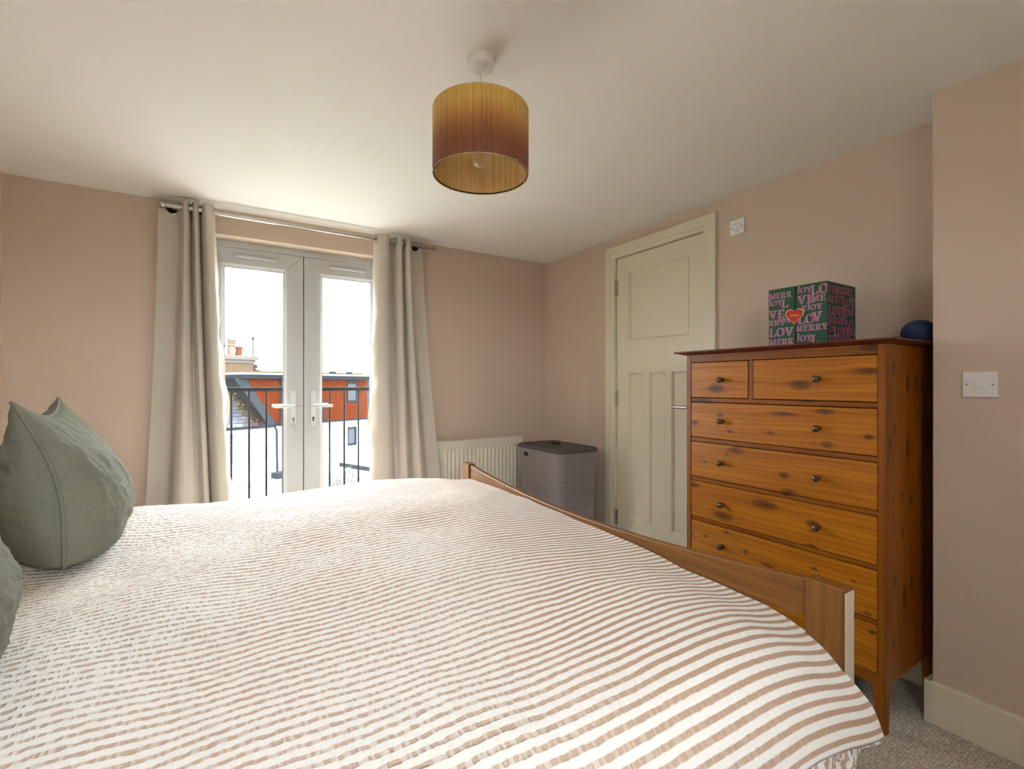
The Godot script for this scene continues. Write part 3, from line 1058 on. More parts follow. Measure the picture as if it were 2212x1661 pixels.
func hamper() -> void:
	var at := Vector3(2.034, 0, -2.660)
	var h := thing("laundry_hamper", "grey fabric laundry hamper with a flat lid in the corner by the radiator", "hamper", at)
	var rings := [[0.0, 0.150, 0.240], [0.006, 0.157, 0.247], [0.36, 0.163, 0.255], [0.690, 0.170, 0.262], [0.700, 0.171, 0.263]]
	var b := MB.new()
	var fn := func(u: float, w: float) -> Vector3:
		var f := w * (rings.size() - 1)
		var k := mini(int(f), rings.size() - 2)
		var e := f - k
		var hx: float = lerpf(rings[k][1], rings[k + 1][1], e)
		var hz: float = lerpf(rings[k][2], rings[k + 1][2], e)
		var y: float = lerpf(rings[k][0], rings[k + 1][0], e)
		var o := rounded(hx, hz, 0.055, 8)
		var q: Vector2 = o[int(round(u * 36.0)) % 36]
		return at + Vector3(q.x, y, q.y)
	var along := [0.0]
	var ring0 := rounded(0.172, 0.268, 0.055, 8)
	for q in 36:
		along.append(along[q] + ring0[q].distance_to(ring0[(q + 1) % 36]))
	b.patch(36, 16, fn, func(u: float, w: float) -> Vector2: return Vector2(along[int(round(u * 36.0))], w * 0.7), true)
	part("body", b, M.hamper_cloth, h)
	# lid: a soft slab with a rolled rim
	b = MB.new()
	var lid := [[0.700, 0.168, 0.260], [0.701, 0.1735, 0.2655], [0.706, 0.175, 0.267], [0.715, 0.1745, 0.2665], [0.722, 0.171, 0.263], [0.7255, 0.164, 0.256]]
	var fl := func(u: float, w: float) -> Vector3:
		var k := mini(int(round(w * 5.0)), 5)
		var o := rounded(lid[k][1], lid[k][2], 0.055, 8)
		var q: Vector2 = o[int(round(u * 36.0)) % 36]
		return at + Vector3(q.x, lid[k][0], q.y)
	b.patch(36, 5, fl, func(u: float, w: float) -> Vector2: return Vector2(u, w), true)
	var top := rounded(0.164, 0.256, 0.055, 8)
	var k := b.vert(at + Vector3(0, 0.7275, 0), Vector3.UP, Vector2.ZERO)
	for q in top:
		b.vert(at + Vector3(q.x, 0.7255, q.y), Vector3.UP, q)
	for q in 36:
		b.face(k, k + 1 + q, k + 1 + (q + 1) % 36)
	var l := part("lid", b, M.hamper_lid, h)
	b = MB.new()
	var arc := []
	for q in 11:
		var f := q / 10.0
		arc.append(at + Vector3(0.0 + 0.0 * f, 0.722 + 0.020 * sin(PI * f) ** 0.6, -0.005 + 0.085 * (f - 0.5)))
	for sx in [-0.009, -0.003, 0.003, 0.009]:
		var path := []
		for p: Vector3 in arc:
			path.append(p + Vector3(sx, 0, 0))
		b.tube(path, 0.0042, 8)
	part("handle", b, M.hamper_dark, l, "dark strap handle")
	b = MB.new()
	b.box(at + Vector3(-0.174, 0.648, -0.150), at + Vector3(-0.1675, 0.672, -0.110), 0.001)
	part("fabric_tab", b, M.hamper_dark, h, "small dark tab")


# ---------------------------------------------------------------- dresser
const KNOTS := [[-1.286, 1.134, 0.027, 0.014], [-0.933, 1.148, 0.026, 0.012], [-0.717, 1.195, 0.028, 0.008], [-1.396, 0.977, 0.013, 0.008], [-1.266, 1.018, 0.012, 0.006], [-1.219, 0.951, 0.009, 0.005], [-1.046, 0.959, 0.012, 0.005], [-0.996, 1.036, 0.03, 0.006], [-0.85, 1.052, 0.021, 0.007], [-0.712, 0.973, 0.011, 0.007], [-0.84, 0.935, 0.012, 0.008], [-1.191, 0.872, 0.025, 0.01], [-1.234, 0.849, 0.007, 0.004], [-1.34, 0.805, 0.006, 0.004], [-0.993, 0.8, 0.014, 0.009], [-0.976, 0.739, 0.022, 0.009], [-1.399, 0.691, 0.020, 0.008], [-1.072, 0.672, 0.036, 0.012], [-1.251, 0.582, 0.03, 0.012], [-0.888, 0.64, 0.017, 0.009], [-1.415, 0.457, 0.009, 0.006], [-1.336, 0.472, 0.007, 0.005], [-1.235, 0.515, 0.009, 0.005], [-1.149, 0.456, 0.008, 0.007], [-1.059, 0.432, 0.019, 0.005], [-0.884, 0.474, 0.008, 0.004], [-0.893, 0.556, 0.014, 0.006], [-0.787, 0.424, 0.010, 0.006], [-0.757, 0.474, 0.006, 0.003], [-0.798, 0.289, 0.005, 0.005], [-0.702, 0.323, 0.008, 0.004], [-0.716, 0.379, 0.009, 0.005]]
const SIDE_KNOTS := [[1.921, 1.205, 0.008, 0.016], [1.927, 1.005, 0.007, 0.014], [2.034, 1.154, 0.012, 0.024], [2.112, 1.157, 0.012, 0.023], [1.986, 0.769, 0.008, 0.013], [2.062, 0.752, 0.010, 0.016], [2.034, 0.93, 0.010, 0.026], [1.889, 0.956, 0.010, 0.016], [1.993, 0.641, 0.008, 0.017], [2.007, 0.419, 0.014, 0.028], [1.927, 0.487, 0.010, 0.018], [1.921, 0.278, 0.007, 0.012], [2.069, 0.456, 0.008, 0.017]]


func dresser() -> void:
	var light := Color("b8730d")
	var mid := Color("8c4b05")
	var dark := Color("3a1a06")
	var z0 := -1.436
	var z1 := -0.664
	var kn := []
	for k in KNOTS:
		kn.append([k[0] - z0, 1.30 - k[1], k[2], k[3]])
	var front := mat("pine_front", Color.WHITE, 0.36)
	front.albedo_texture = wood(800, 1344, z1 - z0, 1.30, 71, [light, mid, dark], 330.0, 0.010, kn)
	front.uv1_scale = Vector3(1.0 / (z1 - z0), -1.0 / 1.30, 1)
	front.uv1_offset = Vector3(-z0 / (z1 - z0), 1.0, 0)
	var rail := mat("pine_rail", Color("c8b9a2"), 0.38)
	rail.albedo_texture = front.albedo_texture
	rail.uv1_scale = front.uv1_scale
	rail.uv1_offset = Vector3(front.uv1_offset.x + 0.37, 1.31, 0)
	kn = []
	for k in SIDE_KNOTS:
		kn.append([k[1], k[0] - 1.85, k[3], k[2]])
	var side := mat("pine_side", Color("e4d4bc"), 0.4)
	side.albedo_texture = wood(1024, 420, 1.30, 0.42, 93, [light, mid, dark], 210.0, 0.012, kn)
	side.uv1_scale = Vector3(1.0 / 1.30, 1.0 / 0.42, 1)
	side.uv1_offset = Vector3(0, -1.85 / 0.42, 0)
	var topm := mat("pine_top", Color("8f5a3c"), 0.42)
	topm.albedo_texture = front.albedo_texture
	topm.uv1_scale = Vector3(1.0 / 0.8, 1.0 / 1.2, 1)
	var knob := mat("knob_wood", Color("4a2d17"), 0.22)
	knob.clearcoat_enabled = true
	knob.clearcoat = 0.5
	knob.clearcoat_roughness = 0.1
	var xf := 1.860
	var xb := 2.262
	var d := thing("dresser", "tall knotty pine chest of drawers standing between the cream door and the light switch", "dresser", Vector3(2.06, 0, -1.05))
	var b := MB.new()
	# sides reach down into tapered feet
	for s in 2:
		b = MB.new()
		var za := z0 if s == 0 else z1 - 0.020
		var ol := PackedVector2Array([Vector2(xf, 1.286), Vector2(xf, 0.0), Vector2(xf + 0.020, 0.0), Vector2(xf + 0.040, 0.147), Vector2(xf + 0.055, 0.156), Vector2(xb - 0.060, 0.156), Vector2(xb - 0.045, 0.145), Vector2(xb - 0.022, 0.0), Vector2(xb, 0.0), Vector2(xb, 1.286)])
		b.prism(ol, Vector3(0, 0, za), Vector3.RIGHT, Vector3.UP, Vector3.BACK, 0.020, 1)
		part("side_panel", b, side, d)
	# front posts with feet that taper on the inside
	for s in 2:
		b = MB.new()
		var o := 1.0 if s == 0 else -1.0
		var ze := z0 if s == 0 else z1
		var w := 0.022
		var ol := PackedVector2Array([Vector2(0, 1.286), Vector2(0, 0.0), Vector2(o * 0.030, 0.0), Vector2(o * 0.040, 0.150), Vector2(o * w, 0.185), Vector2(o * w, 1.286)])
		b.prism(ol, Vector3(xf - 0.001, 0, ze), Vector3.BACK, Vector3.UP, Vector3.RIGHT, 0.022, 1)
		part("front_post", b, rail, d)
	b = MB.new()
	b.box(Vector3(xb - 0.008, 0.16, z0 + 0.02), Vector3(xb - 0.002, 1.28, z1 - 0.02), 0.0, 1)
	part("back_panel", b, side, d)
	b = MB.new()
	b.box(Vector3(xf + 0.02, 0.165, z0 + 0.02), Vector3(xb - 0.01, 0.18, z1 - 0.02))
	b.box(Vector3(xf + 0.30, 0.18, z0 + 0.02), Vector3(xf + 0.305, 1.27, z1 - 0.02))
	part("carcass", b, M.hole, d)
	# rails between the drawers
	var edges := [1.286, 1.0985, 0.9025, 0.7235, 0.5425, 0.3565, 0.170]
	var tops := [1.249, 1.0695, 0.889, 0.7105, 0.530, 0.3475]
	var bots := [1.0915, 0.911, 0.7310, 0.550, 0.3680, 0.189]
	var zi := z0 + 0.0225
	var zj := z1 - 0.0225
	var lo := [tops[0] + 0.002]
	part("rail", one_box(Vector3(xf, tops[0] + 0.002, zi - 0.001), Vector3(xf + 0.02, 1.286, zj + 0.001), 0.0015, 2), rail, d)
	for k in 5:
		part("rail", one_box(Vector3(xf + 0.002, tops[k + 1] + 0.002, zi - 0.001), Vector3(xf + 0.02, bots[k] - 0.002, zj + 0.001), 0.0015, 2), rail, d)
	part("rail", one_box(Vector3(xf + 0.002, 0.150, zi - 0.001), Vector3(xf + 0.02, bots[5] - 0.002, zj + 0.001), 0.0015, 2), rail, d)
	part("divider", one_box(Vector3(xf + 0.002, bots[0] - 0.003, -1.1375), Vector3(xf + 0.02, tops[0] + 0.003, -1.1195), 0.0015, 1), rail, d)
	# drawers
	for k in 6:
		var spans := [[zi, -1.1395], [-1.1175, zj]] if k == 0 else [[zi, zj]]
		for e in spans:
			b = MB.new()
			b.box(Vector3(xf - 0.001, bots[k] + 0.0005, e[0] + 0.0015), Vector3(xf + 0.018, tops[k] - 0.0005, e[1] - 0.0015), 0.002, 2)
			var dr := part("drawer", b, front, d)
			b = MB.new()
			b.box(Vector3(xf + 0.018, bots[k] + 0.006, e[0] + 0.01), Vector3(xb - 0.03, bots[k] + 0.012, e[1] - 0.01))
			part("drawer_box", b, M.hole, dr)
			var kb := Basis(Vector3(0, 1, 0), Vector3(-1, 0, 0), Vector3(0, 0, 1)) * Basis.from_scale(Vector3(1.14, 1.0, 1.14))
			var zs := [-1.253, -0.868]
			if k == 0:
				zs = [-1.253] if e[0] < -1.2 else [-0.868]
			for z in zs:
				b = MB.new()
				var y: float = (tops[k] + bots[k]) / 2.0
				b.lathe([Vector2(0.0, 0.0), Vector2(0.0085, 0.0), Vector2(0.0085, 0.002), Vector2(0.0080, 0.008), Vector2(0.0088, 0.0115), Vector2(0.0080, 0.014), Vector2(0.0098, 0.0175), Vector2(0.0112, 0.022), Vector2(0.0108, 0.026), Vector2(0.0088, 0.0298), Vector2(0.0052, 0.032), Vector2(0.0, 0.0328)], Vector3(xf - 0.001, y, z), 24, kb)
				part("knob", b, knob, dr)
	# top: a thin lip over a bevelled edge
	b = MB.new()
	var o := 0.042
	var prof := [[0.0, 1.284], [o - 0.003, 1.2935], [o, 1.296], [o, 1.299], [o - 0.003, 1.301], [o - 0.012, 1.301]]
	for q in prof.size() - 1:
		var a: float = prof[q][0]
		var e: float = prof[q + 1][0]
		var ya: float = prof[q][1]
		var ye: float = prof[q + 1][1]
		var n2 := Vector2(ye - ya, -(e - a)).normalized()
		b.flat([Vector3(xf - a, ya, z0 - a), Vector3(xf - a, ya, z1 + a), Vector3(xf - e, ye, z1 + e), Vector3(xf - e, ye, z0 - e)], Vector3(-n2.x, n2.y, 0), 2)
		b.flat([Vector3(xf - a, ya, z1 + a), Vector3(xb + 0.01, ya, z1 + a), Vector3(xb + 0.01, ye, z1 + e), Vector3(xf - e, ye, z1 + e)], Vector3(0, n2.y, n2.x), 0)
		b.flat([Vector3(xf - a, ya, z0 - a), Vector3(xb + 0.01, ya, z0 - a), Vector3(xb + 0.01, ye, z0 - e), Vector3(xf - e, ye, z0 - e)], Vector3(0, n2.y, -n2.x), 0)
	var i := o - 0.012
	b.flat([Vector3(xf - i, 1.301, z0 - i), Vector3(xf - i, 1.301, z1 + i), Vector3(xb + 0.01, 1.301, z1 + i), Vector3(xb + 0.01, 1.301, z0 - i)], Vector3.UP, 2)
	b.flat([Vector3(xf, 1.284, z0), Vector3(xf, 1.284, z1), Vector3(xb + 0.01, 1.284, z1), Vector3(xb + 0.01, 1.284, z0)], Vector3.DOWN, 2)
	b.flat([Vector3(xb + 0.01, 1.284, z0 - i), Vector3(xb + 0.01, 1.284, z1 + i), Vector3(xb + 0.01, 1.301, z1 + i), Vector3(xb + 0.01, 1.301, z0 - i)], Vector3.RIGHT, 2)
	part("top", b, topm, d)


# lettering: words laid on a face, three inks slightly out of register
func words(rows: Array, at: Vector3, ax: Vector3, ay: Vector3, az: Vector3, width: float) -> Array:
	var inks := [MB.new(), MB.new(), MB.new(), MB.new()]
	var font := SystemFont.new()
	font.font_names = ["Droid Serif"]
	font.font_weight = 400
	for r in rows:
		var x: float = r[1]
		for ch: String in r[0]:
			var size: float = r[3] * 0.90
			var t := TextMesh.new()
			t.font = font
			t.font_size = 24
			t.pixel_size = size / 17.0
			t.depth = 0.0002
			t.curve_step = 2.0
			t.text = ch
			var arr := t.surface_get_arrays(0)
			var vs: PackedVector3Array = arr[Mesh.ARRAY_VERTEX]
			var ns: PackedVector3Array = arr[Mesh.ARRAY_NORMAL]
			var ids: PackedInt32Array = arr[Mesh.ARRAY_INDEX] if arr[Mesh.ARRAY_INDEX] != null else PackedInt32Array(range(vs.size()))
			var box := t.get_aabb()
			var w := box.size.x
			if x + w <= width:
				for ink in 4:
					var k: int = inks[ink].v.size()
					var sh: Vector2 = [Vector2(-0.0019, 0.0), Vector2(0.0017, 0.0006), Vector2(0.0, 0.0), Vector2(0.0026, 0.0012)][ink] * (size / 0.026)
					var sc := 1.0
					for q in vs.size():
						var p := vs[q]
						var lx := clampf(x + (p.x - box.position.x) * sc + sh.x, 0.0005, width - 0.0005)
						var ly: float = maxf(r[2] + (p.y - box.position.y) * sc + sh.y, 0.0005)
						var wv: Vector3 = at + ax * lx + ay * ly + az * ([0.0007, 0.0004, 0.0010, 0.0001][ink] + p.z)
						inks[ink].vert(wv, (ax * ns[q].x + ay * ns[q].y + az * ns[q].z).normalized(), Vector2.ZERO)
					for q in range(0, ids.size(), 3):
						inks[ink].face(k + ids[q], k + ids[q + 1], k + ids[q + 2])
			x += w + 0.0035 * size / 0.026
	return inks


func on_dresser() -> void:
	var y0 := 1.3012
	var y1 := 1.537
	var xa := 1.930
	var xb := 2.156
	var za := -1.092
	var zb := -0.871
	var green := mat("card_green", Color("0f4a31"), 0.4)
	var inks := [mat("ink_red", Color("b02238"), 0.35), mat("ink_turquoise", Color("4fb0a6"), 0.35), mat("ink_pink", Color("b45a9a"), 0.35), mat("ink_cream", Color("d8c98a"), 0.3)]
	var g := thing("gift_box", "green gift box covered in colourful words, standing on the dresser", "gift box", Vector3((xa + xb) / 2, y0, (za + zb) / 2))
	part("body", one_box(Vector3(xa + 0.004, y0, za), Vector3(xb, y1, zb), 0.0008), green, g)
	var rows := [["MERRY", 0.001, 0.196, 0.024], ["JOY", 0.112, 0.203, 0.023], ["LO", 0.160, 0.192, 0.038],
		["JOY", 0.001, 0.168, 0.023], ["LO", 0.050, 0.155, 0.037], ["VE", 0.112, 0.160, 0.037], ["ME", 0.163, 0.164, 0.026], ["RY", 0.205, 0.166, 0.024],
		["VEM", 0.001, 0.116, 0.036], ["YJOY", 0.128, 0.133, 0.023], ["VE", 0.166, 0.087, 0.040],
		["RRY", 0.001, 0.088, 0.024], ["JOY", 0.038, 0.094, 0.022], ["LO", 0.112, 0.083, 0.038], 
		["LOVE", 0.001, 0.042, 0.037], ["MERRY", 0.105, 0.055, 0.025], ["Y", 0.202, 0.050, 0.025],
		["MERRY", 0.001, 0.008, 0.026], ["JOY", 0.110, 0.016, 0.025], ["LO", 0.162, 0.002, 0.038], ["VE", 0.078, 0.0005, 0.012]]
	var zg := -0.985
	# two door halves meet at a narrow dark gap
	part("door", one_box(Vector3(xa, y0, za), Vector3(xa + 0.004, y1, zg - 0.002), 0.0005), green, g)
	part("door", one_box(Vector3(xa, y0, zg + 0.002), Vector3(xa + 0.004, y1, zb), 0.0005), green, g)
	part("gap", one_box(Vector3(xa + 0.0036, y0, zg - 0.0025), Vector3(xa + 0.0042, y1, zg + 0.0025)), M.hole, g)
	var left := []
	var right := []
	for r in rows:
		var x: float = r[1]
		if x < zg - za - 0.01:
			left.append(r)
		else:
			right.append([r[0], x - (zg + 0.003 - za), r[2], r[3]])
	var sets := [words(left, Vector3(xa, y0, za), Vector3.BACK, Vector3.UP, Vector3.LEFT, zg - 0.003 - za), words(right, Vector3(xa, y0, zg + 0.003), Vector3.BACK, Vector3.UP, Vector3.LEFT, zb - zg - 0.003)]
	var srows := [["VEMERRY", 0.001, 0.196, 0.027], ["JOY", 0.135, 0.200, 0.024], ["LOVE", 0.175, 0.19, 0.03],
		["RRY", 0.001, 0.158, 0.026], ["JOY", 0.060, 0.165, 0.024], ["LOVE", 0.110, 0.148, 0.040],
		["LOVE", 0.001, 0.108, 0.040], ["MERRY", 0.105, 0.118, 0.026], ["JOY", 0.19, 0.115, 0.024],
		["MERRY", 0.001, 0.078, 0.026], ["JOY", 0.090, 0.080, 0.024], ["LOVE", 0.135, 0.064, 0.038],
		["JOY", 0.001, 0.046, 0.024], ["LOVE", 0.045, 0.034, 0.037], ["MERRY", 0.142, 0.040, 0.025],
		["VE", 0.001, 0.002, 0.034], ["MERRY", 0.055, 0.008, 0.026], ["JOY", 0.15, 0.008, 0.024]]
	sets.append(words(srows, Vector3(xa + 0.004, y0, zb), Vector3.RIGHT, Vector3.UP, Vector3.BACK, xb - xa - 0.004))
	for ink in 4:
		var b := MB.new()
		for s in sets:
			var o: MB = s[ink]
			var k := b.v.size()
			b.v.append_array(o.v); b.n.append_array(o.n); b.t.append_array(o.t); b.c.append_array(o.c)
			for q in o.i:
				b.i.append(q + k)
		part("printed_words", b, inks[ink], g)
	# heart seal
	for s in 2:
		var ol := PackedVector2Array()
		for q in 48:
			var t := TAU * q / 48.0
			var p := Vector2(16.0 * pow(sin(t), 3), 13.0 * cos(t) - 5.0 * cos(2 * t) - 2.0 * cos(3 * t) - cos(4 * t))
			ol.append(p * (0.00222 if s == 0 else 0.00200))
		var hb := MB.new()
		hb.prism(ol, Vector3(xa - 0.0012 - 0.0012 * s, 1.421, -0.988), Vector3.BACK, Vector3.UP, Vector3.LEFT, 0.0022 if s == 0 else 0.0016)
		part("heart_seal" if s == 1 else "heart_rim", hb, mat("heart_red", Color("c02a22"), 0.35) if s == 1 else inks[3], g)
	var tm := TextMesh.new()
	var font := SystemFont.new()
	font.font_names = ["Droid Sans"]
	tm.font = font
	tm.font_size = 24
	tm.pixel_size = 0.00042
	tm.depth = 0.0003
	tm.text = "SPACENK"
	var arr := tm.surface_get_arrays(0)
	var tb := MB.new()
	for q in arr[Mesh.ARRAY_VERTEX].size():
		var p: Vector3 = arr[Mesh.ARRAY_VERTEX][q]
		var nn: Vector3 = arr[Mesh.ARRAY_NORMAL][q]
		tb.vert(Vector3(xa - 0.0042 - p.z, 1.421 + p.y, -0.988 + p.x * 0.85), Vector3(-nn.z, nn.y, nn.x), Vector2.ZERO)
	var ids = arr[Mesh.ARRAY_INDEX]
	var count: int = ids.size() if ids != null else tb.v.size()
	for q in range(0, count, 3):
		if ids != null:
			tb.face(ids[q], ids[q + 1], ids[q + 2])
		else:
			tb.face(q, q + 1, q + 2)
	part("seal_lettering", tb, inks[3], g)

	# dark blue rounded thing at the back right, half hidden by the projecting wall
	var blue := mat("blue_mesh", Color("1c2f55"), 0.7)
	var c := Vector3(2.165, y0, -0.674)
	var sp := thing("blue_speaker", "dark blue dome on the right end of the dresser top", "speaker", c)
	var b := MB.new()
	var prof := [Vector2(0.0, 0.0), Vector2(0.037, 0.0), Vector2(0.041, 0.002)]
	for q in 17:
		var an := -0.62 + (PI / 2 + 0.62) * q / 16.0
		prof.append(Vector2(0.0525 * cos(an), 0.036 + 0.0475 * sin(an) * (1.0 if an > 0 else 1.16)))
	b.lathe(prof, c, 40)
	part("shell", b, blue, sp)
	b = MB.new()
	b.tube([c + Vector3(0, 0.0, 0), c + Vector3(0, 0.003, 0)], 0.038, 32)
	part("foot", b, M.hamper_dark, sp)

	var tr := thing("trinket", "tiny glossy white dome on the left end of the dresser top", "trinket", Vector3(1.930, y0, -1.452))
	b = MB.new()
	b.lathe([Vector2(0, 0), Vector2(0.009, 0), Vector2(0.0105, 0.004), Vector2(0.009, 0.010), Vector2(0.005, 0.0135), Vector2(0, 0.0145)], Vector3(1.930, y0, -1.452), 24)
	part("dome", b, M.white_plastic, tr)
	b = MB.new()
	b.lathe([Vector2(0, -0.0003), Vector2(0.0115, -0.0003), Vector2(0.0115, 0.002), Vector2(0, 0.002)], Vector3(1.930, y0, -1.452), 24)
	part("foot", b, M.steel, tr)


# ---------------------------------------------------------------- bed
const BED := Vector3(1.1745, 0, -1.468)
const TURN := -0.0239


func bed() -> void:
	var oak := mat("oak", Color.WHITE, 0.4)
	oak.albedo_texture = wood(1024, 512, 1.0, 0.4, 131, [Color("86571f"), Color("5e370f"), Color("321b08")], 300.0, 0.020, [], 0.9)
	oak.uv1_scale = Vector3(1.0, 2.5, 1)
	var d := thing("bed", "oak double bed with a curved footboard rail facing the dresser", "bed", BED, "", TURN)
	var e := 0.983
	var b := MB.new()
	for s in 2:
		var za := -e if s == 0 else e - 0.083
		var bx := MB.new()
		bx.box(Vector3(0, 0, za), Vector3(0.042, 0.705, za + 0.083), 0.004, 1)
		part("foot_post", bx, oak, d)
	part("unfinished_edge", one_box(Vector3(0.003, 0.002, e - 0.002), Vector3(0.039, 0.698, e + 0.0015), 0.001, 1), mat("bare_wood", Color("b9ab97"), 0.9), d, "pale unfinished wood edge")
	# curved rail: bows down to the middle, top and bottom
	var n := 40
	var zi := e - 0.083
	for r in 2:
		b = MB.new()
		var fn := func(u: float, w: float) -> Vector3:
			var z := lerpf(-zi, zi, u)
			var k := 1.0 - (z / zi) * (z / zi)
			var top := 0.699 - 0.057 * k if r == 0 else 0.42
			var bot := 0.612 - 0.057 * k if r == 0 else 0.30
			var c := 0.003
			var ring := [Vector2(0.010, bot), Vector2(0.010, top - c), Vector2(0.010 + c, top), Vector2(0.034 - c, top), Vector2(0.034, top - c), Vector2(0.034, bot), Vector2(0.010, bot)]
			var q: Vector2 = ring[int(round(w * 6.0))]
			return Vector3(q.x, q.y, z)
		for w in 6:
			var f2 := func(u: float, v: float) -> Vector3: return fn.call(u, (w + v) / 6.0)
			var f3 := func(u: float, v: float) -> Vector2:
				var p: Vector3 = fn.call(u, (w + v) / 6.0)
				return Vector2(p.z, p.y + p.x)
			b.patch(n, 1, f2, f3, true)
		part("foot_rail", b, oak, d)
	for k in 9:
		var z := -0.72 + 0.18 * k
		b = MB.new()
		b.box(Vector3(0.013, 0.41, z - 0.02), Vector3(0.031, 0.58, z + 0.02), 0.002, 1)
		part("slat", b, oak, d)
	for s in 2:
		var za := -0.965 if s == 0 else 0.925
		part("side_rail", one_box(Vector3(-1.985, 0.27, za), Vector3(0.002, 0.43, za + 0.03), 0.003, 0), oak, d)
	# headboard against the wall
	for s in 2:
		var za := -e if s == 0 else e - 0.083
		part("head_post", one_box(Vector3(-2.000, 0, za), Vector3(-1.960, 1.02, za + 0.083), 0.004, 1), oak, d)
	part("head_rail", one_box(Vector3(-1.992, 0.86, -0.91), Vector3(-1.968, 0.99, 0.91), 0.004, 2), oak, d)
	for k in 9:
		var z := -0.72 + 0.18 * k
		part("slat", one_box(Vector3(-1.990, 0.40, z - 0.02), Vector3(-1.972, 0.87, z + 0.02), 0.002, 1), oak, d)
	part("head_rail", one_box(Vector3(-1.992, 0.28, -0.91), Vector3(-1.968, 0.42, 0.91), 0.004, 2), oak, d)
	var m := thing("mattress", "pale mattress under the striped duvet", "mattress", BED, "", TURN)
	part("body", one_box(Vector3(-1.955, 0.40, -0.90), Vector3(-0.03, 0.595, 0.90), 0.03), M.mattress_cloth, m)
	part("base", one_box(Vector3(-1.955, 0.36, -0.92), Vector3(-0.01, 0.402, 0.92), 0.004), M.underside_cloth, d)


# the duvet's surface: u from head (0) to foot (1), w metres across the bed from its middle
var dn := noise(55, 3)
const ACROSS_NEAR := [[0.80, 0.800, 0.0], [0.88, 0.877, -0.010], [0.95, 0.941, -0.034], [1.02, 0.993, -0.080], [1.07, 1.021, -0.121], [1.13, 1.042, -0.176]]
const ACROSS_FAR := [[0.82, 0.820, 0.0], [0.92, 0.917, -0.014], [1.00, 0.985, -0.055], [1.08, 1.026, -0.123], [1.20, 1.040, -0.242]]


func duvet_point(u: float, w: float) -> Vector3:
	var tab: Array = ACROSS_NEAR if w >= 0.0 else ACROSS_FAR
	var a := absf(w)
	var lz := a
	var dy := 0.0
	if a > tab[0][0]:
		var k := 0
		while k < tab.size() - 2 and a > tab[k + 1][0]:
			k += 1
		var f: float = clampf((a - tab[k][0]) / (tab[k + 1][0] - tab[k][0]), 0.0, 1.0)
		var p0 := Vector2(tab[k][1], tab[k][2])
		var p1 := Vector2(tab[k + 1][1], tab[k + 1][2])
		var pp := Vector2(tab[maxi(k - 1, 0)][1], tab[maxi(k - 1, 0)][2])
		var pn := Vector2(tab[mini(k + 2, tab.size() - 1)][1], tab[mini(k + 2, tab.size() - 1)][2])
		if k == 0:
			pp = Vector2(p0.x - 0.08, 0.0)
		var p := p0.cubic_interpolate(p1, pp, pn, f)
		lz = p.x
		dy = p.y
	var xf := 0.006
	if w > 0.98:
		xf += 0.026 * smoothstep(1.0, 1.10, w)
	var lx := lerpf(-1.94, xf, u)
	var back := maxf(xf - lx, 0.0)
	var y := 0.662 + dy
	if w < 0.0:
		y += 0.006 * smoothstep(0.3, 0.9, a)
	else:
		y -= 0.014 * smoothstep(0.2, 0.85, a)
	y -= 0.020 * smoothstep(0.5, 1.6, back)
	y -= (0.032 + 0.024 * smoothstep(0.4, 0.95, w)) * exp(-pow(back / 0.17, 1.7))
	# soft lumps and the folds beside the pillows
	var s := 1.0 - 0.5 * smoothstep(0.85, 1.05, a)
	y += s * 0.020 * dn.get_noise_2d(lx * 1.3, w * 1.2) + s * 0.0015 * dn.get_noise_2d(lx * 5.0 + 40.0, w * 4.0)
	y += s * 0.022 * sin(lx * 5.2 + w * 5.0 + 1.0) * smoothstep(0.75, 1.35, back) * smoothstep(0.45, -0.35, w)
	y += s * 0.0022 * dn.get_noise_2d(lx * 34.0, w * 46.0) * clampf(back * 1.2, 0.2, 1.0)
	return Vector3(lx, y, -lz if w < 0.0 else lz)


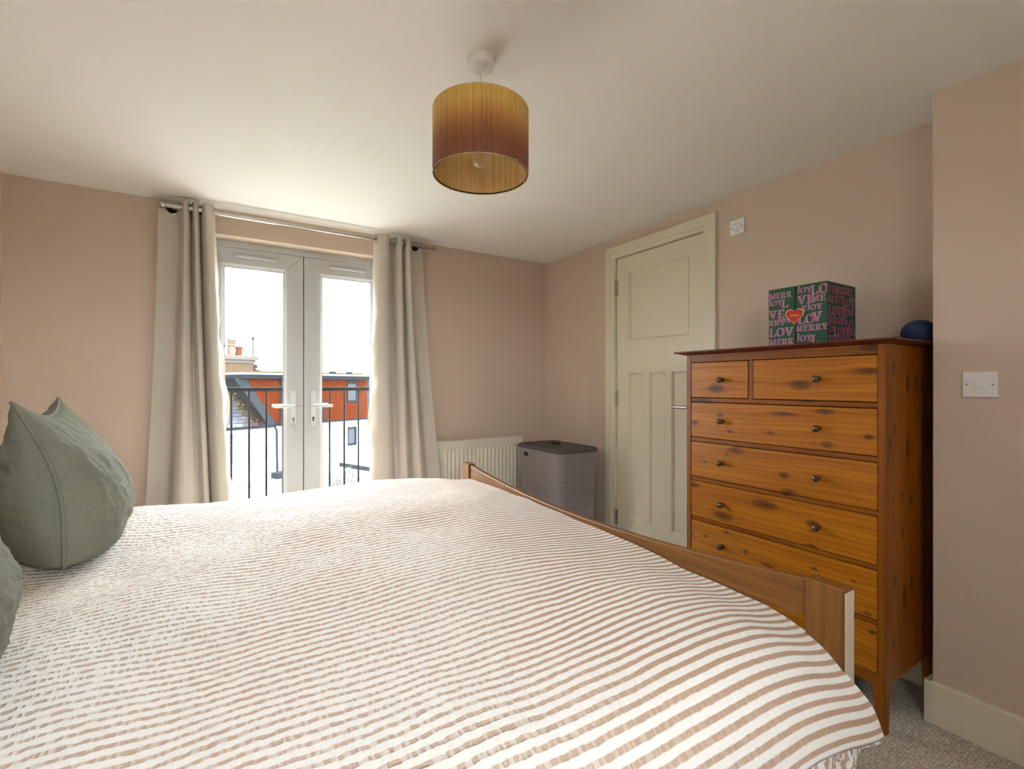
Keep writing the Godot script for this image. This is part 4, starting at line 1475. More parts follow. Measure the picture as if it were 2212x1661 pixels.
func duvet() -> void:
	var tx := striped(1500, 2048, 1.95, 2.35, 0.0228, 61)
	var m := mat("duvet_cloth", Color.WHITE, 0.95)
	m.albedo_texture = tx[0]
	m.heightmap_enabled = true
	m.heightmap_texture = tx[1]
	m.heightmap_scale = 0.55
	m.metallic_specular = 0.2
	m.uv1_scale = Vector3(1.0 / 1.95, 1.0 / 2.35, 1)
	var d := thing("duvet", "crinkled duvet with cream and dusty pink stripes spread over the bed", "duvet", BED, "", TURN)
	var b := MB.new()
	var w0 := -1.20
	var w1 := 1.13
	b.patch(260, 320, func(u: float, v: float) -> Vector3: return duvet_point(u, lerpf(w0, w1, v)), func(u: float, v: float) -> Vector2: return Vector2(u * 1.95, v * (w1 - w0)), true)
	# rolled hem: underside tucks back in from the near edge and the foot
	b.patch(260, 6, func(u: float, v: float) -> Vector3:
		var p := duvet_point(u, w1)
		var an := PI * v * 0.9
		return p + Vector3(0, -0.016 * sin(an), -0.016 * (1.0 - cos(an))), func(u: float, v: float) -> Vector2: return Vector2(u * 1.95, (w1 - w0) + v * 0.03), true)
	part("cover", b, m, d)
	# open end hanging loose at the near foot corner
	var rn := noise(91, 2)
	for layer in 2:
		b = MB.new()
		var fn := func(u: float, v: float) -> Vector3:
			var lx := lerpf(-0.30, 0.024, u)
			var p := duvet_point((lx + 1.94) / (0.036 + 1.94), w1)
			p.x = lx
			var ln := 0.070 * pow(sin(PI * clampf(u * 0.86 + 0.10, 0.0, 1.0)), 0.7) * (1.0 if layer == 0 else 0.8)
			var wave := 0.013 * sin(u * 20.0 + layer * 1.7) * v + 0.006 * rn.get_noise_2d(u * 6.0, v * 3.0 + layer * 9.0)
			return p + Vector3(0.010 * v * sin(u * 15.0), -0.006 - ln * v, -0.008 - 0.016 * layer - 0.012 * v + wave)
		b.patch(70, 14, fn, func(u: float, v: float) -> Vector2: return Vector2(1.64 + u * 0.32 * 0.2, (w1 - w0) - 0.05 + u * 0.35) if layer == 0 else Vector2(u, v))
		part("loose_end", b, m if layer == 0 else M.underside_cloth, d)
	b = MB.new()
	b.box(Vector3(-0.085, 0.412, 1.034), Vector3(-0.067, 0.452, 1.0355), 0.0003)
	part("care_label", b, M.care_label, d, "small white care label")


# ---------------------------------------------------------------- pillows
# a plump pillow: width along its own z, height along y, thickness along x, resting on y = 0
func pillow(d: Node3D, wide: float, high: float, thick_front: float, thick_back: float, lean: float, sag: float, cloth: Material, seed_: int, piping := true) -> void:
	var rn := noise(seed_, 3)
	var edge := func(p: float, q: float) -> Vector3:
		var a := wide / 2 * p * (1.0 - 0.10 * (1.0 - q * q) - 0.10 * smoothstep(-0.6, -1.0, q) * p * p)
		var h := high * (0.5 + 0.5 * q)
		if q > 0.0:
			h -= sag * (1.0 - p * p) * q
		h -= 0.0 * p
		var f := h / high
		return Vector3(-lean * f - 0.02 * f * f + 0.03 * sin(PI * f), h + 0.012 * (1.0 - q) * (p * p - 0.4), a)
	for s in 2:
		var b := MB.new()
		var side := 1.0 if s == 0 else -1.0
		var thick := thick_front if s == 0 else thick_back
		var fn := func(u: float, v: float) -> Vector3:
			var p := sin((u * 2.0 - 1.0) * PI / 2) * 0.5 + (u * 2.0 - 1.0) * 0.5
			var q := sin((v * 2.0 - 1.0) * PI / 2) * 0.5 + (v * 2.0 - 1.0) * 0.5
			var o: Vector3 = edge.call(p, q)
			var low := 1.0 - 0.50 * pow(clampf((q + 0.35) / 1.35, 0, 1), 1.2)
			var body := pow(maxf(1.0 - p * p, 0.0), 0.42) * pow(maxf(1.0 - q * q, 0.0), 0.42 if q > 0.0 else 0.27)
			var wr := 0.010 * rn.get_noise_2d(p * 2.2 + s * 20.0, q * 2.2) + 0.0045 * rn.get_noise_2d(p * 7.0 + s * 20.0, q * 4.0 + p * 3.0)
			wr += 0.004 * absf(rn.get_noise_2d(p * 3.0 + q * 9.0, q * 5.0 - p * 6.0 + 70.0))
			return o + Vector3(side * (thick * body * low + wr * minf(body * 1.6, 1.0)), 0, 0)
		b.patch(72, 72, fn, func(u: float, v: float) -> Vector2: return Vector2(u * wide, v * high), s == 0)
		part("front" if s == 0 else "back", b, cloth, d)
	if piping:
		var b := MB.new()
		var ring := []
		var m := 28
		for e in 4:
			for k in m:
				var f := k / float(m) * 2.0 - 1.0
				var pq: Vector2 = [Vector2(f, -1), Vector2(1, f), Vector2(-f, 1), Vector2(-1, -f)][e]
				ring.append(edge.call(pq.x, pq.y))
		b.tube(ring, 0.0055, 8, true)
		part("seam", b, cloth, d)


func pillows() -> void:
	var d := thing("cushion", "plump sage green linen cushion standing on the bed, the far one near the left curtain", "cushion", Vector3(-0.362, 0.632, -1.985), "sage green linen cushions", 0.03)
	pillow(d, 0.50, 0.470, 0.135, 0.19, 0.075, 0.05, M.green_linen, 301)
	d = thing("cushion", "sage green linen cushion cut off by the photo's left edge, nearest the camera", "cushion", Vector3(-0.43, 0.640, -1.075), "sage green linen cushions", -0.03)
	pillow(d, 0.50, 0.465, 0.150, 0.19, 0.075, 0.05, M.green_linen, 302)
	d = thing("pillow", "striped cream and brown pillow behind the far green cushion", "pillow", Vector3(-0.60, 0.625, -1.93), "striped pillows at the head of the bed", 0.0)
	pillow(d, 0.72, 0.44, 0.14, 0.10, 0.10, 0.03, M.striped_case, 303, false)
	d = thing("pillow", "striped cream and brown pillow behind the nearest green cushion", "pillow", Vector3(-0.62, 0.625, -1.02), "striped pillows at the head of the bed", 0.0)
	pillow(d, 0.72, 0.44, 0.12, 0.10, 0.10, 0.03, M.striped_case, 304, false)


# ---------------------------------------------------------------- ceiling lamp
func ceiling_lamp() -> void:
	var c := Vector3(0.684, 0, -1.272)
	var l := thing("pendant_lamp", "drum lampshade fading from mustard to brown hanging from the ceiling, unlit", "lamp", Vector3(c.x, YC, c.z))
	var b := MB.new()
	b.lathe([Vector2(0.0, -0.030), Vector2(0.036, -0.030), Vector2(0.0395, -0.0285), Vector2(0.041, -0.025), Vector2(0.041, 0.0)], c + Vector3(0, YC, 0), 40)
	part("ceiling_rose", b, M.white_plastic, l)
	b = MB.new()
	b.lathe([Vector2(0.0, -0.040), Vector2(0.0045, -0.040), Vector2(0.0055, -0.030)], c + Vector3(0, YC, 0), 16)
	part("cord_grip", b, M.white_plastic, l)
	b = MB.new()
	b.tube([c + Vector3(0, YC - 0.035, 0), c + Vector3(0, 1.945, 0)], 0.0028, 10)
	part("cord", b, M.white_plastic, l)
	b = MB.new()
	b.lathe([Vector2(0.0, 1.872), Vector2(0.016, 1.872), Vector2(0.018, 1.90), Vector2(0.018, 1.925), Vector2(0.012, 1.94), Vector2(0.006, 1.95), Vector2(0, 1.95)], c, 24)
	part("lamp_holder", b, M.white_plastic, l)
	# thread-wound shade: colours run from mustard above to brown below
	var r := 0.1455
	var y0 := 1.786
	var y1 := 1.977
	for s in 2:
		var w := 1024
		var h := 256
		var out := PackedByteArray()
		out.resize(w * h * 3)
		var rng := RandomNumberGenerator.new()
		rng.seed = 5 + s
		var str_ := PackedFloat32Array()
		var off := PackedFloat32Array()
		var run := 0.5
		for x in w:
			run = lerpf(run, rng.randf(), 0.55)
			str_.append(run)
			off.append(rng.randf())
		var n := noise(17 + s, 2)
		var stops := [Color("e6bd62"), Color("e2b55c"), Color("c89048"), Color("a3683a"), Color("915538"), Color("8a4f3c")] if s == 0 else [Color("f2cd8c"), Color("f2cd8c"), Color("f1cb88"), Color("efc884"), Color("eec680"), Color("edc57e")]
		for y in h:
			var f := float(y) / h            # 0 at the top
			for x in w:
				var k := clampf(f + 0.06 * (off[x] - 0.5) + 0.05 * n.get_noise_2d(x * 0.006, 3.0), 0.0, 0.9999) * 5.0
				var q := int(k)
				var cc: Color = stops[q].lerp(stops[q + 1], k - q)
				var e := 0.84 + 0.28 * str_[x] + 0.08 * n.get_noise_2d(x * 0.9, y * 0.02)
				var at := (y * w + x) * 3
				out[at] = int(clampf(cc.r * e, 0, 1) * 255)
				out[at + 1] = int(clampf(cc.g * e, 0, 1) * 255)
				out[at + 2] = int(clampf(cc.b * e, 0, 1) * 255)
		var m := mat("shade_thread" if s == 0 else "shade_inside", Color.WHITE, 0.55)
		m.albedo_texture = picture(w, h, out)
		m.uv1_scale = Vector3(1, -1.0 / (y1 - y0), 1)
		m.uv1_offset = Vector3(0, y1 / (y1 - y0), 0)
		m.backlight_enabled = true
		m.backlight = Color(0.5, 0.5, 0.5)
		b = MB.new()
		if s == 0:
			b.lathe([Vector2(r, y0), Vector2(r, y1)], c, 72)
		else:
			b.lathe([Vector2(r - 0.0015, y1), Vector2(r - 0.0015, y0)], c, 72)
		part("shade" if s == 0 else "shade_lining", b, m, l)
	mat("shade_edge", Color("c9b48c"), 0.6)
	for e in 2:
		b = MB.new()
		var y := y0 if e == 0 else y1
		var ring := []
		for q in 64:
			var an := TAU * q / 64.0
			ring.append(c + Vector3((r - 0.0006) * cos(an), y, (r - 0.0006) * sin(an)))
		b.tube(ring, 0.0010, 8, true)
		part("rim", b, M.shade_edge, l)
	b = MB.new()
	var ring := []
	for q in 64:
		var an := TAU * q / 64.0
		ring.append(c + Vector3((r - 0.0045) * cos(an), y0 + 0.002, (r - 0.0045) * sin(an)))
	b.tube(ring, 0.0016, 8, true)
	part("inner_ring", b, M.hole, l, "thin black ring")
	for q in 6:
		b = MB.new()
		var an := TAU * (q + 0.25) / 6.0
		var o := c + Vector3((r - 0.003) * cos(an), y0 + 0.001, (r - 0.003) * sin(an))
		b.box(o - Vector3(0.0035, 0.0035, 0.0035), o + Vector3(0.0035, 0.0025, 0.0035), 0.001)
		part("clip", b, M.chrome, l)
	b = MB.new()
	for q in 3:
		var an := TAU * q / 3.0 + 0.4
		b.tube([c + Vector3(0.018 * cos(an), 1.925, 0.018 * sin(an)), c + Vector3((r - 0.002) * cos(an), 1.9765, (r - 0.002) * sin(an))], 0.0016, 6)
	part("spider", b, M.chrome, l)
	b = MB.new()
	b.lathe([Vector2(0.0125, 1.876), Vector2(0.0125, 1.862), Vector2(0.016, 1.857), Vector2(0.0235, 1.848), Vector2(0.0275, 1.838), Vector2(0.0275, 1.832), Vector2(0.0235, 1.821), Vector2(0.016, 1.8145), Vector2(0.008, 1.812), Vector2(0, 1.8115)], c, 32)
	var bulb := part("bulb", b, M.bulb_glass, l)
	b = MB.new()
	for q in 4:
		var an := TAU * q / 4.0 + 0.5
		b.tube([c + Vector3(0.006 * cos(an), 1.862, 0.006 * sin(an)), c + Vector3(0.010 * cos(an), 1.826, 0.010 * sin(an))], 0.0013, 6)
	part("filament", b, M.filament, bulb, "amber filament")


# ---------------------------------------------------------------- switches
func switches() -> void:
	var s := thing("light_switch", "white square light switch with one rocker on the projecting wall", "light switch", Vector3(XP, 1.150, -0.490))
	var y := 1.150
	var z := -0.490
	var b := MB.new()
	b.box(Vector3(XP - 0.0095, y - 0.0425, z - 0.0425), Vector3(XP + 0.001, y + 0.0425, z + 0.0425), 0.004)
	part("plate", b, M.white_plastic, s)
	b = MB.new()
	b.prism(PackedVector2Array([Vector2(0, 0.0125), Vector2(0.0012, 0.0125), Vector2(0.0060, -0.0125), Vector2(0, -0.0125)]), Vector3(XP - 0.0093, y, z - 0.0085), Vector3.LEFT, Vector3.UP, Vector3.BACK, 0.017)
	part("rocker", b, M.white_plastic, s)
	for o in [-0.0305, 0.0305]:
		b = MB.new()
		b.lathe([Vector2(0.0, 0.0004), Vector2(0.0028, 0.0004), Vector2(0.0032, 0.0)], Vector3(XP - 0.0095, y, z + o), 16, Basis(Vector3(0, 1, 0), Vector3(-1, 0, 0), Vector3(0, 0, 1)))
		part("screw", b, M.brass, s)
	# fused isolator plate above and right of the door
	y = 1.9675
	z = -1.463
	var f := thing("isolator_switch", "small white wall plate with two screws high beside the door", "wall plate", Vector3(XD, y, z))
	b = MB.new()
	b.box(Vector3(XD - 0.009, y - 0.0415, z - 0.0415), Vector3(XD + 0.001, y + 0.0415, z + 0.0415), 0.004)
	part("plate", b, M.white_plastic, f)
	b = MB.new()
	b.box(Vector3(XD - 0.0108, y - 0.010, z - 0.022), Vector3(XD - 0.0085, y + 0.012, z + 0.022), 0.0008)
	part("toggle_cover", b, M.white_plastic, f)
	b = MB.new()
	var lines := mat("print_grey", Color("8d857d"), 0.6)
	b.box(Vector3(XD - 0.0093, y + 0.016, z - 0.020), Vector3(XD - 0.0088, y + 0.0172, z + 0.018))
	b.box(Vector3(XD - 0.0093, y - 0.0150, z - 0.020), Vector3(XD - 0.0088, y - 0.0140, z + 0.018))
	b.box(Vector3(XD - 0.0093, y - 0.0235, z - 0.014), Vector3(XD - 0.0088, y - 0.0220, z + 0.014))
	b.box(Vector3(XD - 0.0093, y + 0.004, z + 0.024), Vector3(XD - 0.0088, y + 0.018, z + 0.0252))
	part("printed_lines", b, lines, f)
	for o in [-0.0305, 0.0305]:
		b = MB.new()
		b.lathe([Vector2(0.0, 0.0004), Vector2(0.0028, 0.0004), Vector2(0.0032, 0.0)], Vector3(XD - 0.009, y - 0.002, z + o), 16, Basis(Vector3(0, 1, 0), Vector3(-1, 0, 0), Vector3(0, 0, 1)))
		part("screw", b, M.dark_steel, f)


# ---------------------------------------------------------------- outside
func outside() -> void:
	var render_ := mat("white_render", Color("a9aaac"), 0.9)
	var grey := mat("grey_trim", Color("0f1315"), 0.6)
	var lead := mat("lead", Color("15181b"), 0.9)
	var tile := mat("red_tile", Color.WHITE, 0.8)
	tile.vertex_color_use_as_albedo = true
	var slate := mat("slate", Color.WHITE, 0.6)
	slate.vertex_color_use_as_albedo = true
	var pale := mat("pale_frame", Color("a4a6a8"), 0.9)
	var brick := mat("stock_brick", Color("2e2317"), 0.9)
	var moss := mat("moss", Color("2a2812"), 1.0)
	var lichen := mat("lichen", Color("464011"), 1.0)
	var clay := mat("clay_pot", Color("35160a"), 0.8)
	var buff := mat("buff_pot", Color("3c362e"), 0.8)
	var dim := mat("dim_glass", Color("25292d"), 0.08)
	var netc := mat("net_curtain", Color("a0a3a9"), 0.9)
	netc.albedo_color = Color("33363c")
	for m: StandardMaterial3D in [render_, pale, netc, dim, grey, lead, tile, slate, brick, moss, lichen, clay, buff]:
		m.specular_mode = BaseMaterial3D.SPECULAR_DISABLED
	var g := MB.new()
	g.box(Vector3(-60, -7.0, -80), Vector3(60, -6.6, 20))
	struct("ground", g, mat("ground", Color("6b6a66"), 0.95), "paved ground far below the window")

	var rot := deg_to_rad(23.82)
	var h := thing("house", "white terraced house with a red tiled upper storey seen through the glazed doors", "house", Vector3(-8.28, 0, -18.76), "", rot)
	# own axes: x along the street front, z towards us
	var b := MB.new()
	b.box(Vector3(2, -6.8, -6.0), Vector3(22, -0.66, 0.0))
	part("wall", b, render_, h)
	b = MB.new()
	b.box(Vector3(2, -0.74, 0.0), Vector3(11.42, -0.62, 0.14), 0.01)
	b.box(Vector3(11.42, -0.70, 0.0), Vector3(17.3, -0.62, 0.10), 0.01)
	part("gutter", b, grey, h)
	# slate roof left of the red storey: separate slates in courses on a pitched base
	var rng := RandomNumberGenerator.new()
	rng.seed = 3
	var up := Vector3(0, 0.68, -0.73).normalized()
	var out := Vector3(0, 0.73, 0.68).normalized()
	b = MB.new()
	b.flat([Vector3(2, -0.66, 0.02), Vector3(12, -0.66, 0.02), Vector3(12, -0.66, 0.02) + up * 4.3, Vector3(2, -0.66, 0.02) + up * 4.3], out)
	part("roof", b, lead, h)
	b = MB.new()
	var row := 0
	var s := 0.0
	while s < 3.9:
		var x := 7.6 + (0.16 if row % 2 else 0.0)
		while x < 11.9:
			var t := rng.randf()
			var old := smoothstep(10.15, 10.9, x + 0.35 * s * 0.4 + rng.randf() * 0.3)
			b.tint = Color(0.022 + 0.008 * t, 0.022 + 0.008 * t, 0.025 + 0.009 * t).lerp(Color(0.009 + 0.003 * t, 0.005 + 0.002 * t, 0.004), old)
			var p := Vector3(x, -0.66, 0.03) + up * s + out * 0.02
			var wx := Vector3(0.305, 0, 0)
			var hy := up * 0.27
			b.prism(PackedVector2Array([Vector2(0, 0), Vector2(0.305, 0), Vector2(0.305, 0.27), Vector2(0, 0.27)]), p, Vector3.RIGHT, up, out + up * -0.02, 0.014)
			x += 0.318
		s += 0.20
		row += 1
	var sl := part("slates", b, slate, h)
	sl.set_meta("kind", "stuff")
	# moss patches on the slates near the red storey
	b = MB.new()
	for q in 46:
		var f := rng.randf()
		var p := Vector3(lerpf(9.5, 11.0, f) + rng.randf_range(-0.5, 0.2), -0.66, 0.05) + up * (lerpf(3.4, 0.5, f) + rng.randf_range(-0.5, 0.5)) + out * 0.03
		var rr := rng.randf_range(0.02, 0.07)
		b.lathe([Vector2(rr, -0.01), Vector2(rr * 0.8, rr * 0.35), Vector2(0, rr * 0.5)], p, 7, Basis(Vector3(1, 0, 0), out, Vector3(1, 0, 0).cross(out)))
	var mo := part("moss", b, moss, h)
	mo.set_meta("kind", "stuff")
	b = MB.new()
	for q in 9:
		var p := Vector3(rng.randf_range(10.0, 10.6), -0.66, 0.05) + up * rng.randf_range(1.2, 2.3) + out * 0.04
		var rr := rng.randf_range(0.03, 0.06)
		b.lathe([Vector2(rr, -0.01), Vector2(rr * 0.8, rr * 0.5), Vector2(0, rr * 0.7)], p, 7, Basis(Vector3(1, 0, 0), out, Vector3(1, 0, 0).cross(out)))
	mo = part("lichen", b, lichen, h)
	mo.set_meta("kind", "stuff")
	# red tile-hung storey with a raked left edge, flush with the front
	b = MB.new()
	b.prism(PackedVector2Array([Vector2(11.40, -0.62), Vector2(16.46, -0.62), Vector2(16.46, 1.42), Vector2(10.07, 1.42)]), Vector3(0, 0, -2.5), Vector3.RIGHT, Vector3.UP, Vector3.BACK, 2.53)
	part("tiled_storey", b, lead, h)
	b = MB.new()
	var y := -0.60
	row = 0
	while y < 1.38:
		var left := 11.40 - 1.33 * (y + 0.62) / 2.04
		var x := 9.6 + (0.085 if row % 2 else 0.0)
		while x < 16.45:
			var xa := maxf(x, left)
			var wd := minf(x + 0.165, 16.46) - xa
			for gap in [[13.05, 13.94, -0.70, 0.36], [13.05, 13.80, 0.30, 1.27], [15.22, 15.86, 0.17, 1.27]]:
				if y > gap[2] and y < gap[3] and xa + wd > gap[0] and xa < gap[1]:
					if xa < gap[0]:
						wd = gap[0] - xa
					else:
						wd = xa + wd - gap[1]
						xa = gap[1]
			if wd > 0.03:
				var t := rng.randf()
				b.tint = Color(0.024 + 0.007 * t, 0.0042 + 0.0018 * t, 0.0018 + 0.0009 * t)
				b.box(Vector3(xa + 0.004, y, 0.03), Vector3(xa + wd - 0.004, y + 0.097, 0.052 + 0.008 * rng.randf()))
			x += 0.17
		y += 0.103
		row += 1
	var tl := part("hanging_tiles", b, tile, h)
	tl.set_meta("kind", "stuff")
	b = MB.new()
	b.prism(PackedVector2Array([Vector2(11.15, -0.62), Vector2(11.52, -0.62), Vector2(10.19, 1.42), Vector2(9.72, 1.42)]), Vector3(0, 0, -0.02), Vector3.RIGHT, Vector3.UP, Vector3.BACK, 0.09)
	part("lead_flashing", b, lead, h)
	b = MB.new()
	b.box(Vector3(9.95, 1.40, -2.6), Vector3(16.68, 1.56, 0.20), 0.01)
	part("fascia", b, grey, h)
	b = MB.new()
	b.box(Vector3(9.95, 1.56, -2.6), Vector3(16.72, 1.66, 0.24), 0.01)
	part("roof_edge", b, mat("zinc", Color("2c3136"), 0.9), h)
	b = MB.new()
	b.box(Vector3(10.6, 1.66, -3.4), Vector3(18.0, 1.80, -2.2), 0.02)
	part("ridge", b, moss, h)
	for x in [14.75, 15.75]:
		part("roof_vent", one_box(Vector3(x - 0.12, 1.60, -0.6), Vector3(x + 0.12, 1.82, -0.35), 0.01), lead, h)
	# slate slope right of the red storey
	b = MB.new()
	b.prism(PackedVector2Array([Vector2(16.46, -0.62), Vector2(20, -0.62), Vector2(20, 1.3), Vector2(16.46, 1.45)]), Vector3(0, 0, -2.4), Vector3.RIGHT, Vector3.UP, Vector3.BACK, 2.1)
	part("side_roof", b, lead, h)
	b = MB.new()
	y = -0.60
	row = 0
	while y < 1.3:
		var x := 16.48 + (0.13 if row % 2 else 0.0)
		while x < 18.6:
			var t := rng.randf()
			b.tint = Color(0.016 + 0.006 * t, 0.0165 + 0.006 * t, 0.018 + 0.006 * t)
			b.box(Vector3(x, y, -0.30), Vector3(x + 0.25, y + 0.17, -0.265 + 0.01 * t))
			x += 0.26
		y += 0.175
		row += 1
	sl = part("slates", b, slate, h)
	sl.set_meta("kind", "stuff")
	# grey framed windows
	for q in [[15.22, 0.24, 15.86, 1.27, 0.05], [15.29, -1.98, 15.82, -1.03, 0.0]]:
		b = MB.new()
		var z: float = q[4]
		var fr := 0.075
		b.box(Vector3(q[0], q[1], z - 0.05), Vector3(q[0] + fr * 0.5, q[3], z + 0.04), 0.004)
		b.box(Vector3(q[2] - fr * 1.5, q[1], z - 0.05), Vector3(q[2], q[3], z + 0.04), 0.004)
		b.box(Vector3(q[0], q[1], z - 0.05), Vector3(q[2], q[1] + fr * 1.4, z + 0.04), 0.004)
		b.box(Vector3(q[0], q[3] - fr, z - 0.05), Vector3(q[2], q[3], z + 0.04), 0.004)
		var wf := part("window", b, grey, h)
		part("pane", one_box(Vector3(q[0] + 0.02, q[1] + 0.02, z - 0.02), Vector3(q[2] - 0.02, q[3] - 0.02, z + 0.005)), dim, wf)
	b = MB.new()          # part of a taller dark window beside the meeting stile
	b.box(Vector3(13.72, -0.60, 0.0), Vector3(13.78, 1.28, 0.09), 0.004)
	b.box(Vector3(13.05, -0.60, 0.0), Vector3(13.94, 0.36, 0.06), 0.004)
	b.box(Vector3(13.05, 1.20, 0.0), Vector3(13.78, 1.28, 0.09), 0.004)
	var wf2 := part("window", b, grey, h)
	part("pane", one_box(Vector3(13.08, 0.36, 0.0), Vector3(13.72, 1.22, 0.055)), dim, wf2)
	# white casements of the left part, with curtains behind
	for q in [[9.03, -1.28, 9.35, -0.95], [9.51, -1.28, 9.85, -0.95], [9.99, -1.27, 10.36, -0.95], [9.03, -2.10, 9.35, -1.41], [9.51, -2.09, 9.84, -1.41], [9.99, -2.10, 10.36, -1.41], [9.20, -3.40, 9.62, -3.16], [9.72, -3.37, 10.18, -3.14], [10.38, -3.36, 10.64, -3.15], [9.20, -4.3, 9.62, -3.52], [9.72, -4.3, 10.18, -3.50], [10.38, -4.3, 10.64, -3.50]]:
		b = MB.new()
		for e in [[q[0] - 0.03, q[1] - 0.03, q[0], q[3] + 0.03], [q[2], q[1] - 0.03, q[2] + 0.03, q[3] + 0.03], [q[0], q[1] - 0.03, q[2], q[1]], [q[0], q[3], q[2], q[3] + 0.03]]:
			b.box(Vector3(e[0], e[1], -0.02), Vector3(e[2], e[3], 0.05))
		var cf := part("casement", b, pale, h)
		b = MB.new()
		var fn := func(u: float, v: float) -> Vector3: return Vector3(lerpf(q[0], q[2], u), lerpf(q[1], q[3], v), 0.006 + 0.006 * sin(u * (q[2] - q[0]) * 75.0))
		b.patch(40, 1, fn, func(u: float, v: float) -> Vector2: return Vector2(u, v))
		part("net_curtain", b, netc, cf)
		part("pane", one_box(Vector3(q[0], q[1], 0.02), Vector3(q[2], q[3], 0.026)), M.far_glass, cf)
	b = MB.new()
	b.box(Vector3(8.6, -0.93, 0.0), Vector3(10.55, -0.89, 0.09))
	b.box(Vector3(8.6, -2.36, 0.0), Vector3(10.55, -2.33, 0.06))
	b.box(Vector3(8.8, -3.10, 0.0), Vector3(10.80, -3.06, 0.12))
	part("string_course", b, pale, h)
	# downpipes
	b = MB.new()
	b.tube([Vector3(11.72, 1.40, 0.12), Vector3(11.72, -0.45, 0.12), Vector3(11.50, -0.58, 0.12), Vector3(11.42, -0.72, 0.12), Vector3(11.52, -0.88, 0.08), Vector3(11.55, -2.72, 0.08)], 0.045, 10)
	part("downpipe", b, grey, h)
	b = MB.new()
	b.box(Vector3(11.30, -2.98, 0.0), Vector3(12.6, -2.72, 0.5), 0.02)
	part("porch_roof", b, lead, h)
	# flat roofed extension
	b = MB.new()
	b.box(Vector3(14.85, -6.8, 0.0), Vector3(20.0, -2.98, 2.2))
	part("extension_wall", b, render_, h)
	b = MB.new()
	b.box(Vector3(14.80, -2.98, 0.0), Vector3(20.05, -2.78, 2.25), 0.01)
	part("extension_fascia", b, lead, h)
	b = MB.new()
	b.box(Vector3(14.86, -2.78, 0.0), Vector3(20.0, -2.74, 2.19), 0.005)
	part("extension_roof", b, pale, h)
	# chimney stack behind the roof edge
	b = MB.new()
	b.box(Vector3(9.6, -0.5, -2.9), Vector3(11.62, 2.13, -2.1), 0.01)
	var ch := part("chimney", b, brick, h)
	b = MB.new()
	b.box(Vector3(9.5, 2.13, -2.95), Vector3(11.70, 2.28, -2.05), 0.02)
	b.box(Vector3(9.4, 2.28, -3.02), Vector3(11.80, 2.46, -1.98), 0.02)
	part("chimney_cap", b, mat("weathered_stone", Color("221b15"), 0.95), ch)
	b = MB.new()
	for q in 46:
		var p := Vector3(rng.randf_range(9.6, 11.75), 2.46, rng.randf_range(-2.9, -2.0))
		var rr := rng.randf_range(0.03, 0.10)
		b.lathe([Vector2(rr, -0.02), Vector2(rr * 0.8, rr * 0.5), Vector2(0, rr * 0.8)], p, 7)
	var cm := part("moss", b, moss, ch)
	cm.set_meta("kind", "stuff")
	for q in [[10.83, 0.17, 0.78, 0], [11.16, 0.14, 0.46, 1], [10.35, 0.15, 0.50, 1]]:
		b = MB.new()
		var rr: float = q[1]
		var hh: float = q[2]
		if q[3] == 0:
			b.lathe([Vector2(rr, 0), Vector2(rr * 0.92, hh * 0.6), Vector2(rr * 1.15, hh * 0.62), Vector2(rr * 1.15, hh * 0.70), Vector2(rr * 0.95, hh * 0.72), Vector2(rr * 1.15, hh * 0.76), Vector2(rr * 1.15, hh * 0.82), Vector2(rr * 0.95, hh * 0.84), Vector2(rr * 1.15, hh * 0.88), Vector2(rr * 1.15, hh), Vector2(0, hh)], Vector3(q[0], 2.46, -2.5), 18)
		else:
			b.lathe([Vector2(rr, 0), Vector2(rr * 0.95, hh * 0.75), Vector2(rr * 1.3, hh * 0.80), Vector2(rr * 1.35, hh), Vector2(rr, hh), Vector2(rr, hh * 0.9), Vector2(0, hh * 0.9)], Vector3(q[0], 2.46, -2.5), 18)
		part("chimney_pot", b, buff if q[3] == 0 else clay, ch)
	b = MB.new()
	b.tube([Vector3(11.76, 1.6, -2.4), Vector3(11.76, 3.32, -2.4)], 0.025, 8)
	b.lathe([Vector2(0, -0.02), Vector2(0.05, 0.0), Vector2(0.06, 0.09), Vector2(0.03, 0.16), Vector2(0, 0.18)], Vector3(11.76, 3.27, -2.4), 10)
	part("aerial", b, grey, ch)

	# bushes in front of the white wall
	var leafy := [mat("leaf_green", Color("262c1b"), 0.7), mat("leaf_pale", Color("333924"), 0.7)]
	var spots := [[14.15, 1.2, -3.95, 1.0, "leafy green shrub growing by the white wall behind the right pane"], [11.75, 1.6, -3.95, 0.85, "leafy green shrub by the little porch roof, behind the left pane"]]
	for q in spots:
		var axx := Vector3(cos(rot), 0, -sin(rot))
		var azz := Vector3(sin(rot), 0, cos(rot))
		var o: Vector3 = Vector3(-8.28, 0, -18.76) + axx * q[0] + azz * q[1]
		o.y = -6.6
		var t := thing("shrub", q[4], "shrub", o, "garden shrubs")
		var stem := MB.new()
		for k in 7:
			var tip := o + Vector3(rng.randf_range(-0.6, 0.6) * q[3], 2.6 + rng.randf() * 1.1, rng.randf_range(-0.6, 0.6) * q[3])
			stem.tube([o + Vector3(rng.randf_range(-0.1, 0.1), -0.05, rng.randf_range(-0.1, 0.1)), o.lerp(tip, 0.5) + Vector3(rng.randf_range(-0.15, 0.15), 0, 0), tip], 0.025, 6)
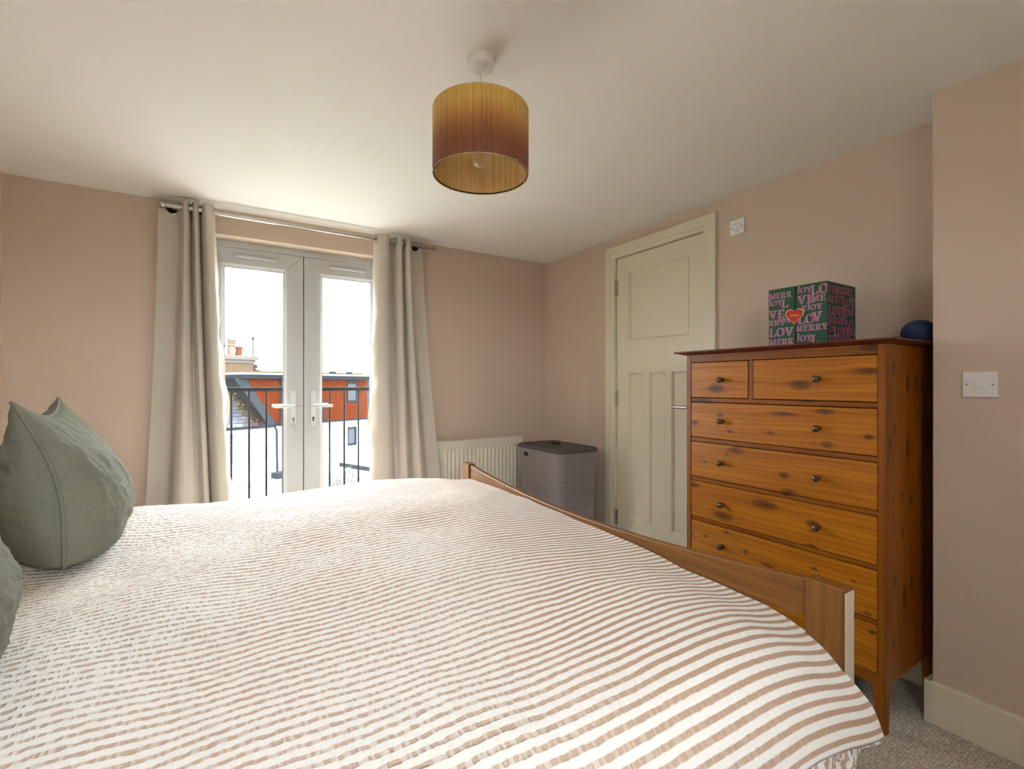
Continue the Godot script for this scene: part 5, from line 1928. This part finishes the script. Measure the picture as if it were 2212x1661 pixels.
		part("stem", stem, mat("bark", Color("211d19"), 0.9), t)
		for lay in 2:
			var lv := MB.new()
			for k in 1100:
				var dir := Vector3(rng.randfn(), rng.randfn(), rng.randfn()).normalized() * pow(rng.randf(), 0.4)
				var p: Vector3 = o + Vector3(0, q[2] + 6.6, 0) + Vector3(dir.x * 1.05, dir.y * 1.25, dir.z * 0.9) * q[3]
				var a := Vector3(rng.randfn(), rng.randfn(), rng.randfn()).normalized() * 0.06
				var c := a.cross(Vector3(rng.randfn(), rng.randfn(), rng.randfn())).normalized() * 0.022
				lv.flat([p - a, p + c, p + a, p - c], a.cross(c).normalized())
			var lf := part("foliage", lv, leafy[lay], t)
			lf.set_meta("kind", "stuff")
	# a bare tree showing over the roofs
	for q in [[18.2, -9.0, "bare winter tree behind the roof right of the roof vents"], [11.9, -7.5, "bare winter tree behind the chimney"]]:
		var axx := Vector3(cos(rot), 0, -sin(rot))
		var azz := Vector3(sin(rot), 0, cos(rot))
		var o: Vector3 = Vector3(-8.28, 0, -18.76) + axx * q[0] + azz * q[1]
		o.y = -6.6
		var t := thing("bare_tree", q[2], "tree", o, "winter trees behind the roofs")
		b = MB.new()
		b.tube([o + Vector3(0, -0.1, 0), o + Vector3(0.1, 3, 0), o + Vector3(0, 6.4, 0)], 0.14, 8)
		part("trunk", b, M.bark, t)
		b = MB.new()
		for k in 34:
			var p := o + Vector3(0, rng.randf_range(4.5, 6.4), 0)
			var v1 := Vector3(rng.randfn() * 0.8, 1.2 + rng.randf() * 0.9, rng.randfn() * 0.8)
			b.tube([p, p + v1 * 0.5 + Vector3(rng.randfn(), 0, rng.randfn()) * 0.1, p + v1], 0.020, 5, false, false)
			for e in 3:
				var p2 := p + v1 * rng.randf_range(0.4, 0.95)
				b.tube([p2, p2 + Vector3(rng.randfn() * 0.35, 0.25 + rng.randf() * 0.4, rng.randfn() * 0.35)], 0.011, 4, false, false)
		var tw := part("branches", b, M.bark, t)
		tw.set_meta("kind", "stuff")
